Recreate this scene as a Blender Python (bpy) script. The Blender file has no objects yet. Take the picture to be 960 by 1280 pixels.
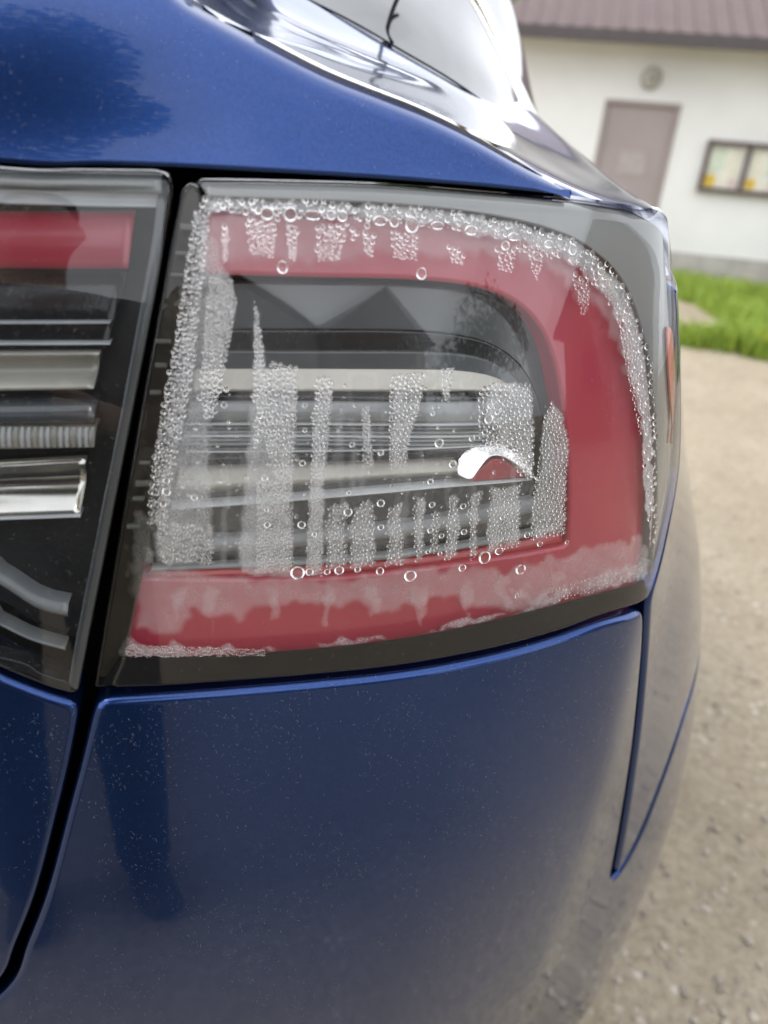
import bpy, bmesh, math, random
import numpy as np
from math import sin, cos, pi, radians
from mathutils import Vector, Matrix
from mathutils.geometry import delaunay_2d_cdt

random.seed(7); rng = np.random.default_rng(7)
scene = bpy.context.scene
COL = scene.collection

# ------------------------------------------------------------------ camera
FPX, PITCH, ROLL, CAMZ = 900.0, radians(27), radians(5), 1.3
cf = np.array([0, cos(PITCH), -sin(PITCH)])
cu0 = np.array([0, sin(PITCH), cos(PITCH)]); cr0 = np.array([1., 0, 0])
cR = cr0*cos(ROLL) + cu0*sin(ROLL); cU = cu0*cos(ROLL) - cr0*sin(ROLL)
CO = np.array([0, 0, CAMZ])
cd = bpy.data.cameras.new('camera'); cam = bpy.data.objects.new('camera', cd); COL.objects.link(cam)
cd.sensor_fit = 'VERTICAL'; cd.sensor_height = 36.0; cd.lens = FPX/1280*36
cd.clip_start = 0.01; cd.clip_end = 2000
cd.dof.use_dof = True; cd.dof.focus_distance = 0.475; cd.dof.aperture_fstop = 4.3
m = Matrix((cR, cU, -cf)).transposed().to_4x4(); m.translation = CO
cam.matrix_world = m
scene.camera = cam

# ------------------------------------------------------------------ sky, sun, exposure
SUN_EL, SUN_AZ = radians(55), radians(262)
w = bpy.data.worlds.new('World'); scene.world = w; w.use_nodes = True
nt = w.node_tree; nt.nodes.clear()
out = nt.nodes.new('ShaderNodeOutputWorld'); bg = nt.nodes.new('ShaderNodeBackground')
sky = nt.nodes.new('ShaderNodeTexSky'); sky.sky_type = 'NISHITA'; sky.sun_disc = False
sky.sun_elevation = SUN_EL; sky.sun_rotation = SUN_AZ; sky.dust_density = 4.0; sky.air_density = 1.0; sky.ozone_density = 1.0
hs = nt.nodes.new('ShaderNodeHueSaturation'); hs.inputs['Saturation'].default_value = 0.45
tc = nt.nodes.new('ShaderNodeTexCoord'); no = nt.nodes.new('ShaderNodeTexNoise')
no.inputs['Scale'].default_value = 2.2; no.inputs['Detail'].default_value = 6; no.inputs['Distortion'].default_value = 0.6
cr = nt.nodes.new('ShaderNodeValToRGB'); cr.color_ramp.elements[0].position = 0.30; cr.color_ramp.elements[1].position = 0.66; cr.color_ramp.elements[0].color = (.45, .45, .45, 1)
mx = nt.nodes.new('ShaderNodeMix'); mx.data_type = 'RGBA'
mx.inputs['B'].default_value = (11.6, 11.9, 12.4, 1)
nt.links.new(tc.outputs['Generated'], no.inputs['Vector']); nt.links.new(no.outputs['Fac'], cr.inputs['Fac'])
nt.links.new(sky.outputs['Color'], hs.inputs['Color']); nt.links.new(hs.outputs['Color'], mx.inputs['A'])
mlt = nt.nodes.new('ShaderNodeMath'); mlt.operation = 'MULTIPLY'; mlt.inputs[1].default_value = 0.9
nt.links.new(cr.outputs['Color'], mlt.inputs[0]); nt.links.new(mlt.outputs[0], mx.inputs['Factor'])
nt.links.new(mx.outputs['Result'], bg.inputs['Color']); bg.inputs['Strength'].default_value = 0.15
nt.links.new(bg.outputs[0], out.inputs['Surface'])
sd = bpy.data.lights.new('sun', 'SUN'); sd.energy = 0.6; sd.angle = radians(15); sd.color = (1, .96, .9)
so = bpy.data.objects.new('sun', sd); COL.objects.link(so)
sv = Vector((sin(SUN_AZ)*cos(SUN_EL), cos(SUN_AZ)*cos(SUN_EL), sin(SUN_EL)))
so.rotation_euler = sv.to_track_quat('Z', 'Y').to_euler(); so.location = sv*30
vs = scene.view_settings; vs.view_transform = 'Standard'; vs.look = 'None'; vs.exposure = 0.76; vs.gamma = 1; vs.use_curve_mapping = False
scene.cycles.max_bounces = 16; scene.cycles.transparent_max_bounces = 24; scene.cycles.transmission_bounces = 12
scene.cycles.glossy_bounces = 6; scene.cycles.diffuse_bounces = 4; scene.cycles.sample_clamp_indirect = 6.0
scene.cycles.use_denoising = True

# ------------------------------------------------------------------ helpers
def pxray(x, y): return cf + cR*((x-480)/FPX) - cU*((y-640)/FPX)
def at(x, y, depth): return CO + pxray(x, y)*depth
def gnd(x, y, z=0.):
    d = pxray(x, y); t = (z-CAMZ)/d[2]; return CO + d*t

def pchip(x, y, q):
    x = np.asarray(x, float); y = np.asarray(y, float); h = np.diff(x); d = np.diff(y)/h
    m = np.zeros(len(x)); m[0] = d[0]; m[-1] = d[-1]
    for i in range(1, len(x)-1):
        m[i] = 0 if d[i-1]*d[i] <= 0 else 2*d[i-1]*d[i]/(d[i-1]+d[i])
    q = np.clip(np.asarray(q, float), x[0], x[-1]); i = np.clip(np.searchsorted(x, q)-1, 0, len(x)-2)
    t = (q-x[i])/h[i]
    return (2*t**3-3*t**2+1)*y[i]+(t**3-2*t**2+t)*h[i]*m[i]+(-2*t**3+3*t**2)*y[i+1]+(t**3-t**2)*h[i]*m[i+1]
def smooth(t): t = np.clip(t, 0, 1); return t*t*(3-2*t)

def link(o, parent=None):
    COL.objects.link(o)
    if parent is not None: o.parent = parent
    return o
def obj(name, me, mat, parent=None):
    o = bpy.data.objects.new(name, me)
    if mat is not None and len(me.materials) == 0: me.materials.append(mat)
    return link(o, parent)
def empty(name, loc=(0, 0, 0)):
    o = bpy.data.objects.new(name, None); o.location = loc; return link(o)
def tag(o, label=None, cat=None, group=None, kind=None):
    if label: o['label'] = label
    if cat: o['category'] = cat
    if group: o['group'] = group
    if kind: o['kind'] = kind
    return o
def mesh(name, V, Fc, smooth_=False, N=None):
    me = bpy.data.meshes.new(name)
    me.from_pydata([tuple(map(float, v)) for v in V], [], [tuple(int(i) for i in f) for f in Fc]); me.update()
    if smooth_ or N is not None: me.polygons.foreach_set('use_smooth', [True]*len(me.polygons))
    if N is not None: me.normals_split_custom_set_from_vertices([tuple(map(float, n)) for n in N])
    return me
def bigmesh(name, V, T, smooth_=True):
    """V (n,3), T (m,3) numpy"""
    me = bpy.data.meshes.new(name)
    me.vertices.add(len(V)); me.vertices.foreach_set('co', np.asarray(V, np.float32).ravel())
    me.loops.add(T.size); me.loops.foreach_set('vertex_index', np.asarray(T, np.int32).ravel())
    me.polygons.add(len(T)); me.polygons.foreach_set('loop_start', np.arange(0, T.size, 3, dtype=np.int32))
    me.update(calc_edges=True); me.validate()
    me.polygons.foreach_set('use_smooth', [smooth_]*len(me.polygons))
    return me
class MB:
    def __init__(s): s.v = []; s.f = []
    def box(s, c, h, ax=None):
        """centre c, half sizes h, axes ax (3 unit vectors)"""
        ax = ax if ax is not None else np.eye(3); b = len(s.v); c = np.asarray(c, float)
        for k in range(8):
            s.v.append(c + sum(ax[i]*h[i]*(1 if k >> i & 1 else -1) for i in range(3)))
        for q in ((0, 2, 3, 1), (4, 5, 7, 6), (0, 1, 5, 4), (2, 6, 7, 3), (0, 4, 6, 2), (1, 3, 7, 5)): s.f.append([b+i for i in q])
        return s
    def poly(s, pts):
        b = len(s.v); s.v += [np.asarray(p, float) for p in pts]; s.f.append(list(range(b, b+len(pts)))); return s
    def prism(s, pts, vec):
        n = len(pts); b = len(s.v); s.v += [np.asarray(p, float) for p in pts] + [np.asarray(p, float)+vec for p in pts]
        s.f.append(list(range(b, b+n))[::-1]); s.f.append(list(range(b+n, b+2*n)))
        for i in range(n): j = (i+1) % n; s.f.append([b+i, b+j, b+n+j, b+n+i])
        return s
    def tube(s, pts, rad, n=8, cap=True):
        pts = [np.asarray(p, float) for p in pts]; rad = rad if hasattr(rad, '__len__') else [rad]*len(pts); b = len(s.v)
        for i, p in enumerate(pts):
            t = pts[min(i+1, len(pts)-1)]-pts[max(i-1, 0)]; t = t/np.linalg.norm(t)
            a = np.cross(t, [0.31, 0.11, 0.94]);
            if np.linalg.norm(a) < .05: a = np.cross(t, [1, 0, 0])
            a /= np.linalg.norm(a); c = np.cross(t, a)
            for k in range(n): s.v.append(p + rad[i]*(a*cos(2*pi*k/n)+c*sin(2*pi*k/n)))
        for i in range(len(pts)-1):
            for k in range(n): s.f.append([b+i*n+k, b+i*n+(k+1) % n, b+(i+1)*n+(k+1) % n, b+(i+1)*n+k])
        if cap: s.f.append([b+k for k in range(n)][::-1]); s.f.append([b+(len(pts)-1)*n+k for k in range(n)])
        return s
    def build(s, name, mat, parent=None, smooth_=False): return obj(name, mesh(name, s.v, s.f, smooth_), mat, parent)

# ------------------------------------------------------------------ materials
def nmat(name):
    m = bpy.data.materials.new(name); m.use_nodes = True; t = m.node_tree; t.nodes.clear()
    o = t.nodes.new('ShaderNodeOutputMaterial'); return m, t, o
def N_(t, kind, **kw):
    n = t.nodes.new(kind)
    for k, v in kw.items():
        if k in n.inputs: n.inputs[k].default_value = v
        else: setattr(n, k, v)
    return n
def coords(t, scale=1.0):
    c = t.nodes.new('ShaderNodeTexCoord'); return c.outputs['Object']
def ramp(t, src, p0, p1, c0=(0, 0, 0, 1), c1=(1, 1, 1, 1)):
    r = t.nodes.new('ShaderNodeValToRGB'); e = r.color_ramp.elements
    e[0].position = p0; e[1].position = p1; e[0].color = c0; e[1].color = c1
    t.links.new(src, r.inputs['Fac']); return r.outputs['Color']
def noise(t, scale, detail=3, vec=None, rough=.5):
    n = N_(t, 'ShaderNodeTexNoise', Scale=scale, Detail=detail, Roughness=rough)
    t.links.new(vec if vec is not None else coords(t), n.inputs['Vector']); return n.outputs['Fac']
def mixc(t, fac, a, b):
    n = t.nodes.new('ShaderNodeMix'); n.data_type = 'RGBA'
    for s, v in (('A', a), ('B', b)):
        if isinstance(v, tuple): n.inputs[s].default_value = v
        else: t.links.new(v, n.inputs[s])
    if isinstance(fac, float): n.inputs['Factor'].default_value = fac
    else: t.links.new(fac, n.inputs['Factor'])
    return n.outputs['Result']
def bump(t, src, strength, dist):
    b = N_(t, 'ShaderNodeBump', Strength=strength, Distance=dist); t.links.new(src, b.inputs['Height']); return b.outputs['Normal']
def simple(name, col, rough=.5, metal=0., var=.15, vs_=30., bmp=0., bscale=200., coat=0., spec=.5):
    m, t, o = nmat(name); p = N_(t, 'ShaderNodeBsdfPrincipled', Roughness=rough, Metallic=metal)
    p.inputs['Coat Weight'].default_value = coat; p.inputs['Specular IOR Level'].default_value = spec
    c = tuple(col)+(1,); d = tuple(x*(1-var) for x in col)+(1,); l = tuple(min(1, x*(1+var)) for x in col)+(1,)
    t.links.new(mixc(t, ramp(t, noise(t, vs_, 5), .3, .7), d, l), p.inputs['Base Color'])
    if bmp: t.links.new(bump(t, noise(t, bscale, 4), bmp, .002), p.inputs['Normal'])
    t.links.new(p.outputs[0], o.inputs['Surface']); return m

def mat_paint():
    m, t, o = nmat('blue_metallic_paint')
    p = N_(t, 'ShaderNodeBsdfPrincipled', Metallic=.9, Roughness=.25)
    p.inputs['Specular Tint'].default_value = (.8, .82, .9, 1); p.inputs['Coat Weight'].default_value = 1.0; p.inputs['Coat Roughness'].default_value = .03; p.inputs['Coat IOR'].default_value = 1.31
    v = t.nodes.new('ShaderNodeTexVoronoi'); v.inputs['Scale'].default_value = 2600; t.links.new(coords(t), v.inputs['Vector'])
    fl = ramp(t, v.outputs['Color'], .1, .95, (.007, .024, .105, 1), (.018, .057, .205, 1))
    dust = ramp(t, noise(t, 900, 2), .66, .80); blotch = ramp(t, noise(t, 14, 4), .35, .75)
    mm = N_(t, 'ShaderNodeMath', operation='MULTIPLY'); t.links.new(dust, mm.inputs[0]); t.links.new(blotch, mm.inputs[1])
    mm2 = N_(t, 'ShaderNodeMath', operation='MULTIPLY'); t.links.new(mm.outputs[0], mm2.inputs[0]); mm2.inputs[1].default_value = .10
    t.links.new(fl, p.inputs['Base Color'])
    t.links.new(bump(t, noise(t, 260, 2), .03, .0004), p.inputs['Coat Normal'])
    df = N_(t, 'ShaderNodeBsdfDiffuse', Color=(.35, .33, .30, 1)); ms = t.nodes.new('ShaderNodeMixShader')
    t.links.new(mm2.outputs[0], ms.inputs[0]); t.links.new(p.outputs[0], ms.inputs[1]); t.links.new(df.outputs[0], ms.inputs[2])
    t.links.new(ms.outputs[0], o.inputs['Surface']); return m

def mat_clear(name, tint=(.95, .95, .95), ior=1.54, rough=0.0, dustw=.10, bmp=0.0):
    """thin clear plastic: see-through plus mirror reflection"""
    m, t, o = nmat(name)
    tr = N_(t, 'ShaderNodeBsdfTransparent', Color=tint+(1,)); gl = N_(t, 'ShaderNodeBsdfGlossy', Roughness=rough)
    fr = t.nodes.new('ShaderNodeFresnel'); ms = t.nodes.new('ShaderNodeMixShader')
    gm = t.nodes.new('ShaderNodeNewGeometry'); mi_ = N_(t, 'ShaderNodeMapRange'); mi_.inputs['To Min'].default_value = ior; mi_.inputs['To Max'].default_value = 1/ior   # a thin sheet: the same from both faces
    t.links.new(gm.outputs['Backfacing'], mi_.inputs['Value']); t.links.new(mi_.outputs[0], fr.inputs['IOR'])
    t.links.new(fr.outputs[0], ms.inputs[0]); t.links.new(tr.outputs[0], ms.inputs[1]); t.links.new(gl.outputs[0], ms.inputs[2])
    if bmp:
        nn = bump(t, noise(t, 60, 2), bmp, .001); t.links.new(nn, gl.inputs['Normal']); t.links.new(nn, fr.inputs['Normal'])
    df = N_(t, 'ShaderNodeBsdfDiffuse', Color=(.6, .58, .54, 1)); m2 = t.nodes.new('ShaderNodeMixShader')
    a = ramp(t, noise(t, 700, 3), .60, .82); b = ramp(t, noise(t, 20, 4), .3, .75)
    mm = N_(t, 'ShaderNodeMath', operation='MULTIPLY'); t.links.new(a, mm.inputs[0]); t.links.new(b, mm.inputs[1])
    mq = N_(t, 'ShaderNodeMath', operation='MULTIPLY_ADD'); t.links.new(mm.outputs[0], mq.inputs[0]); mq.inputs[1].default_value = dustw*3; mq.inputs[2].default_value = dustw*.25
    t.links.new(mq.outputs[0], m2.inputs[0]); t.links.new(ms.outputs[0], m2.inputs[1]); t.links.new(df.outputs[0], m2.inputs[2])
    t.links.new(m2.outputs[0], o.inputs['Surface']); return m

def mat_film():
    m, t, o = nmat('condensation_mist')
    tr = N_(t, 'ShaderNodeBsdfTransparent'); df = N_(t, 'ShaderNodeBsdfDiffuse', Color=(.82, .83, .84, 1)); tl = N_(t, 'ShaderNodeBsdfTranslucent', Color=(.8, .82, .84, 1))
    mi = t.nodes.new('ShaderNodeMixShader'); mi.inputs[0].default_value = .25
    t.links.new(df.outputs[0], mi.inputs[1]); t.links.new(tl.outputs[0], mi.inputs[2])
    at_ = t.nodes.new('ShaderNodeAttribute'); at_.attribute_name = 'dens'
    a = ramp(t, noise(t, 1300, 2, rough=.6), .36, .66); b = ramp(t, noise(t, 90, 5), .25, .75)
    a2 = t.nodes.new('ShaderNodeAttribute'); a2.attribute_name = 'speck'; am = N_(t, 'ShaderNodeMath', operation='MULTIPLY'); t.links.new(a, am.inputs[0]); t.links.new(a2.outputs['Fac'], am.inputs[1])
    s = N_(t, 'ShaderNodeMath', operation='MULTIPLY_ADD'); t.links.new(am.outputs[0], s.inputs[0]); s.inputs[1].default_value = .8; s.inputs[2].default_value = .55
    s2 = N_(t, 'ShaderNodeMath', operation='MULTIPLY_ADD'); t.links.new(b, s2.inputs[0]); s2.inputs[1].default_value = .5; s2.inputs[2].default_value = .65
    q = N_(t, 'ShaderNodeMath', operation='MULTIPLY'); t.links.new(s.outputs[0], q.inputs[0]); t.links.new(s2.outputs[0], q.inputs[1])
    q2 = N_(t, 'ShaderNodeMath', operation='MULTIPLY', use_clamp=True); t.links.new(q.outputs[0], q2.inputs[0]); t.links.new(at_.outputs['Fac'], q2.inputs[1])
    ms = t.nodes.new('ShaderNodeMixShader'); t.links.new(q2.outputs[0], ms.inputs[0]); t.links.new(tr.outputs[0], ms.inputs[1]); t.links.new(mi.outputs[0], ms.inputs[2])
    t.links.new(ms.outputs[0], o.inputs['Surface']); return m

def mat_water():
    m, t, o = nmat('water'); g = N_(t, 'ShaderNodeBsdfGlass', IOR=1.333, Roughness=0.0)
    t.links.new(g.outputs[0], o.inputs['Surface']); return m

M = {}
M['paint'] = mat_paint()
M['black'] = simple('black_gloss_plastic', (.012, .013, .015), .12, var=.3, vs_=60, bmp=.05, bscale=400)
M['black_satin'] = simple('black_satin_plastic', (.018, .020, .022), .38, var=.3, vs_=50, bmp=.08, bscale=600)
M['rubber'] = simple('dark_gap', (.006, .006, .007), .8, spec=.08)
M['red'] = simple('red_light_guide', (.33, .026, .05), .24, var=.06, vs_=12, coat=.3)
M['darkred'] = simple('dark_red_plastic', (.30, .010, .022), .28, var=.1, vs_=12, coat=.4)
M['chrome'] = simple('brushed_chrome', (.62, .61, .57), .16, metal=1., var=.04, vs_=80)
M['satin'] = simple('satin_silver', (.40, .388, .345), .36, metal=.35, var=.06, vs_=40)
M['grey'] = simple('grey_coated_plastic', (.20, .215, .22), .30, var=.08, vs_=30, coat=.3)
M['palegrey'] = simple('pale_clear_rib', (.45, .47, .48), .2, var=.1, vs_=30, coat=.5)
M['mirror'] = simple('bright_mirror_chrome', (.93, .93, .92), .06, metal=1., var=.02, vs_=40)
M['smoke'] = simple('smoked_plastic', (.055, .062, .068), .22, var=.15, vs_=30, coat=.4)
M['lens_smoke'] = mat_clear('smoked_lens', tint=(.78, .79, .80), dustw=.03)
M['lens'] = mat_clear('clear_lens', dustw=.022)
M['edgeclear'] = mat_clear('clear_lens_edge', (.6, .59, .56), 1.45, .02, dustw=.03, bmp=.5)
M['film'] = mat_film(); M['water'] = mat_water()
M['dust'] = simple('pale_dust', (.30, .29, .28), .9)
M['orange'] = simple('orange_marker_plastic', (.42, .06, .025), .25, coat=.4)

# ------------------------------------------------------------------ car skin: a smooth corner (s along the plan curve, z up, d inwards)
_AS = np.array([-1.3, -.9, -.3, -.16, -.05, 0, .055, .11, .17, .208, .228, .245, .28, .36, .45, .6, .85, 1.1, 2.6])
_AA = np.radians([0, 0, 10, 13, 15, 17.5, 22, 28, 33, 37.5, 50, 61.5, 68, 73, 79, 84, 88, 90, 91])
ss = np.linspace(-1.3, 2.6, 3901); aa = np.interp(ss, _AS, _AA)
for _ in range(2): aa = np.convolve(np.pad(aa, 8, 'edge'), np.ones(17)/17, 'valid')
px_ = np.concatenate([[0], np.cumsum((np.cos(aa)[1:]+np.cos(aa)[:-1])/2*np.diff(ss))])
py_ = np.concatenate([[0], np.cumsum((np.sin(aa)[1:]+np.sin(aa)[:-1])/2*np.diff(ss))])
px_ += -np.interp(0, ss, px_); py_ += .352-np.interp(0, ss, py_)
WRz = [.05, .1, .2, .3, .6, .8, .95, 1.012, 1.08, 1.15, 1.2, 1.26, 1.28, 1.30, 1.33, 1.36, 1.40, 1.45, 1.52]
WRw = [-.056, -.05, -.038, -.025, .004, .010, .004, 0, -.006, -.016, -.0265, -.043, -.0500, -.0585, -.0745, -.094, -.125, -.172, -.25]
WSz = [.05, .1, .2, .3, .4, .5, .65, .75, .84, .88, .92, .96, 1.0, 1.04, 1.08, 1.12, 1.16, 1.2, 1.24, 1.27, 1.30, 1.36, 1.52]
WSw = [.160, .1652, .1721, .1752, .1764, .1722, .1554, .1354, .1133, .1009, .0866, .0694, .0523, .0345, .0164, -.0025, -.0266, -.0555, -.085, -.11, -.14, -.20, -.36]
_zt = np.linspace(.05, 1.52, 1471)
def _sm(y, k): return np.convolve(np.pad(y, k//2, 'edge'), np.ones(k)/k, 'valid')
_wr = pchip(WRz, WRw, _zt); _ws = pchip(WSz, WSw, _zt)
_i = slice(15, -15)
for _ in range(2):
    _wr[_i] = _sm(_wr, 31)[_i]; _ws[_i] = _sm(_ws, 31)[_i]
def S(s, z, d=0.):
    s = np.asarray(s, float); z = np.asarray(z, float); a = np.interp(s, ss, aa); b = smooth((s-.20)/.40)
    w = np.interp(z, _zt, _wr)*(1-b)+np.interp(z, _zt, _ws)*b-d
    return np.stack([np.interp(s, ss, px_)+w*np.sin(a), np.interp(s, ss, py_)-w*np.cos(a), z+0*s], -1)
def SN(s, z):
    e = 4e-3; z = np.asarray(z, float); s = np.asarray(s, float)
    a = S(s+e, z)-S(s-e, z); b = S(s, z+e)-S(s, z-e); n = np.cross(a, b)
    return n/np.linalg.norm(n, axis=-1, keepdims=True)
def projv(p):
    q = p-CO; w = q@cf; return np.stack([480+FPX*(q@cR)/w, 640-FPX*(q@cU)/w], -1)
_gc = {}
def inv(px, d=0.):
    """picture points -> (s,z) of the place where that sight line meets the skin offset by d"""
    px = np.atleast_2d(np.asarray(px, float)); n = len(px); key = round(d, 4)
    if key not in _gc:
        A, B = np.meshgrid(np.linspace(-.5, .56, 107), np.linspace(.2, 1.5, 94), indexing='ij')
        P3 = S(A, B, d); fr = ((P3-CO)*SN(A, B)).sum(-1) < 0
        _gc[key] = (A[fr], B[fr], projv(P3)[fr])
    A, B, G = _gc[key]; o_ = np.zeros((n, 2))
    for c in range(0, n, 2000):
        q = px[c:c+2000]; D = ((G[None, :, 0]-q[:, None, 0])**2+(G[None, :, 1]-q[:, None, 1])**2); j = D.argmin(1)
        o_[c:c+2000, 0] = A[j]; o_[c:c+2000, 1] = B[j]
    for it in range(10):
        e = 1e-4; s, z = o_[:, 0], o_[:, 1]; g = projv(S(s, z, d)); gs = (projv(S(s+e, z, d))-g)/e; gz = (projv(S(s, z+e, d))-g)/e
        r = px-g; det = gs[:, 0]*gz[:, 1]-gs[:, 1]*gz[:, 0]; det = np.where(abs(det) < 5e4, 5e4*np.where(det < 0, -1, 1), det)
        o_[:, 0] += np.clip((r[:, 0]*gz[:, 1]-r[:, 1]*gz[:, 0])/det, -.02, .02)
        o_[:, 1] += np.clip((gs[:, 0]*r[:, 1]-gs[:, 1]*r[:, 0])/det, -.02, .02)
    return o_

def catmull(P, step):
    """dense smooth curve through P (n,2|3)"""
    P = np.asarray(P, float)
    if len(P) == 2: n = max(2, int(np.linalg.norm(P[1]-P[0])/step)+1); t = np.linspace(0, 1, n)[:, None]; return P[0]*(1-t)+P[1]*t
    Q = np.vstack([2*P[0]-P[1], P, 2*P[-1]-P[-2]]); out_ = []
    for i in range(len(P)-1):
        a, b, c, d = Q[i:i+4]; n = max(2, int(np.linalg.norm(c-b)/step)+1); t = np.linspace(0, 1, n, endpoint=False)[:, None]
        out_.append(.5*(2*b+(c-a)*t+(2*a-5*b+4*c-d)*t**2+(3*b-a-3*c+d)*t**3))
    return np.vstack(out_+[P[-1:]])
def resample(P, n):
    L = np.concatenate([[0], np.cumsum(np.linalg.norm(np.diff(P, axis=0), axis=1))]); q = np.linspace(0, L[-1], n)
    return np.stack([np.interp(q, L, P[:, k]) for k in range(P.shape[1])], 1)
def outline(edges, step=.003, rounds=3):
    """edges: list of (s,z) polylines that follow on from each other -> closed, evenly spaced, softened loop"""
    pts = np.vstack([catmull(e, step)[:-1] for e in edges])
    L = np.linalg.norm(np.diff(np.vstack([pts, pts[:1]]), axis=0), axis=1).sum()
    P = resample(np.vstack([pts, pts[:1]]), max(12, int(L/step)))[:-1]
    for _ in range(rounds): P = .25*np.roll(P, 1, 0)+.5*P+.25*np.roll(P, -1, 0)
    if (P[:, 0]*np.roll(P[:, 1], -1)-P[:, 1]*np.roll(P[:, 0], -1)).sum() < 0: P = P[::-1]
    return P
def inside(P, q):
    x, y = q[:, 0], q[:, 1]; c = np.zeros(len(q), bool); n = len(P); j = n-1
    for i in range(n):
        xi, yi = P[i]; xj, yj = P[j]
        k = ((yi > y) != (yj > y)) & (x < (xj-xi)*(y-yi)/(yj-yi+1e-12)+xi); c ^= k; j = i
    return c
def loopn(P):
    t = np.roll(P, -1, 0)-np.roll(P, 1, 0); t /= np.linalg.norm(t, axis=1, keepdims=True)+1e-12
    return np.stack([t[:, 1], -t[:, 0]], 1)          # outwards for a CCW loop
def mindist(P, q):
    o_ = np.empty(len(q))
    for c in range(0, len(q), 1500):
        o_[c:c+1500] = np.sqrt(((q[c:c+1500, None]-P[None])**2).sum(-1)).min(1)
    return o_
def fill(loop, grid):
    """triangles over a loop with inner points every grid"""
    lo, hi = loop.min(0), loop.max(0); xs = np.arange(lo[0], hi[0], grid); ys = np.arange(lo[1], hi[1], grid*.866)
    X, Y = np.meshgrid(xs, ys); X = X+(np.arange(len(ys)) % 2)[:, None]*grid/2; q = np.stack([X.ravel(), Y.ravel()], 1)
    q = q[inside(loop, q)]
    if len(q): q = q[mindist(loop, q) > grid*.55]
    allp = np.vstack([loop, q]) if len(q) else loop; n = len(loop)
    r = delaunay_2d_cdt([Vector(p) for p in allp], [], [list(range(n))], 1, 1e-7, True)
    v = np.array([tuple(p) for p in r[0]]); ce = np.array([v[list(f)].mean(0) for f in r[2]]); ok = inside(loop, ce); return v, [list(f) for f, k in zip(r[2], ok) if k], r[3]
def panel(name, loop, mat, parent, d=0., r=.003, wall=.02, grid=.012, k=4, dome=0., dfun=None):
    """skin panel with a rolled edge of radius r and a return flange"""
    b = loopn(loop); V = []; Nn = []; Fc = []; n = len(loop)
    r = np.asarray(r, float)*np.ones(n); R1 = r[:, None]; l0 = loop-b*R1; v2, f2, orig = fill(l0, grid)
    dd = d+(dfun(v2[:, 0], v2[:, 1]) if dfun else 0.)
    if dome: dd = dd-dome*np.sqrt(np.clip(mindist(l0, v2)/max(1e-6, mindist(l0, v2).max()), 0, 1))
    P = S(v2[:, 0], v2[:, 1], dd); nr = SN(v2[:, 0], v2[:, 1]); V += list(P); Nn += list(nr); Fc += f2
    idx = {}
    for i, o_ in enumerate(orig):
        for q in o_:
            if q < n: idx[q] = i
    prev = [idx.get(i, None) for i in range(n)]
    e = 1e-3; ts = S(l0[:, 0]+e, l0[:, 1])-S(l0[:, 0]-e, l0[:, 1]); tz = S(l0[:, 0], l0[:, 1]+e)-S(l0[:, 0], l0[:, 1]-e)
    bn = ts*b[:, :1]+tz*b[:, 1:]; bn /= np.linalg.norm(bn, axis=1, keepdims=True); nl = SN(l0[:, 0], l0[:, 1])
    rows = [(R1*(1-sin(ph)), r*(1-cos(ph)), ph) for ph in np.linspace(0, pi/2, k+1)[1:]]+[(0*R1, np.maximum(wall, r), pi/2)]
    d0 = (dfun(loop[:, 0], loop[:, 1]) if dfun else 0.)
    for ins, dep, ph in rows:
        l = loop-b*ins; P = S(l[:, 0], l[:, 1], d+dep+d0); base = len(V); V += list(P); Nn += list(nl*cos(ph)+bn*sin(ph)); cur = list(range(base, base+n))
        for i in range(n):
            j = (i+1) % n
            if None not in (prev[i], prev[j]): Fc.append([prev[i], cur[i], cur[j], prev[j]])
        prev = cur
    return obj(name, mesh(name, V, Fc, True, None if (dome or dfun) else Nn), mat, parent)
def I(*pts, d=0.): return inv(pts, d)
def E2(px, d=0.): return inv(px, d)
def ribbon(name, top, bot, mat, parent, d0, prof, nu=80, nv=10, close=.0, extend=None):
    """strip between two picture polylines laid on the skin at depth d0; prof(v)->extra depth (v 0 top .. 1 bottom)"""
    A = E2(top, d0); B = E2(bot, d0)
    if extend is not None:
        A, B = [np.vstack([[[extend, L[0, 1]+(L[0, 1]-L[1, 1])/(L[0, 0]-L[1, 0])*.6*(extend-L[0, 0])]], L]) for L in (A, B)]
    A = resample(catmull(A, .004), nu); B = resample(catmull(B, .004), nu)
    V = []; Fc = []
    for j in range(nv+1):
        v = j/nv; q = A*(1-v)+B*v; V += list(S(q[:, 0], q[:, 1], d0+prof(v)))
    for j in range(nv):
        for i in range(nu-1): a = j*nu+i; Fc.append([a, a+nu, a+nu+1, a+1])
    n0 = len(V)
    if close:                                        # end and edge returns going back
        rim = [j*nu+nu-1 for j in range(nv+1)]; base = len(V)
        q = [A[-1]*(1-j/nv)+B[-1]*j/nv for j in range(nv+1)]; V += [S(p[0], p[1], d0+close) for p in q]
        for j in range(nv): Fc.append([rim[j], base+j, base+j+1, rim[j+1]])
        for line, row in ((A, 0), (B, nv)):
            base = len(V); V += list(S(line[:, 0], line[:, 1], d0+close+1e-4))
            for i in range(nu-1):
                a = row*nu+i; Fc.append([a, a+1, base+i+1, base+i] if row == 0 else [a+1, a, base+i, base+i+1])
    return obj(name, mesh(name, V, Fc, True), mat, parent)
def loft(name, rows, mat, parent, nu=60, nv=24):
    R_ = [resample(catmull(r, .02), nu) for r in rows]; V = []; Fc = []
    cols = [resample(catmull(np.array([r[i] for r in R_]), .01), nv) for i in range(nu)]
    for c in cols: V += list(c)
    for i in range(nu-1):
        for j in range(nv-1): a = i*nv+j; Fc.append([a, a+nv, a+nv+1, a+1])
    return obj(name, mesh(name, V, Fc, True), mat, parent)

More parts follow.
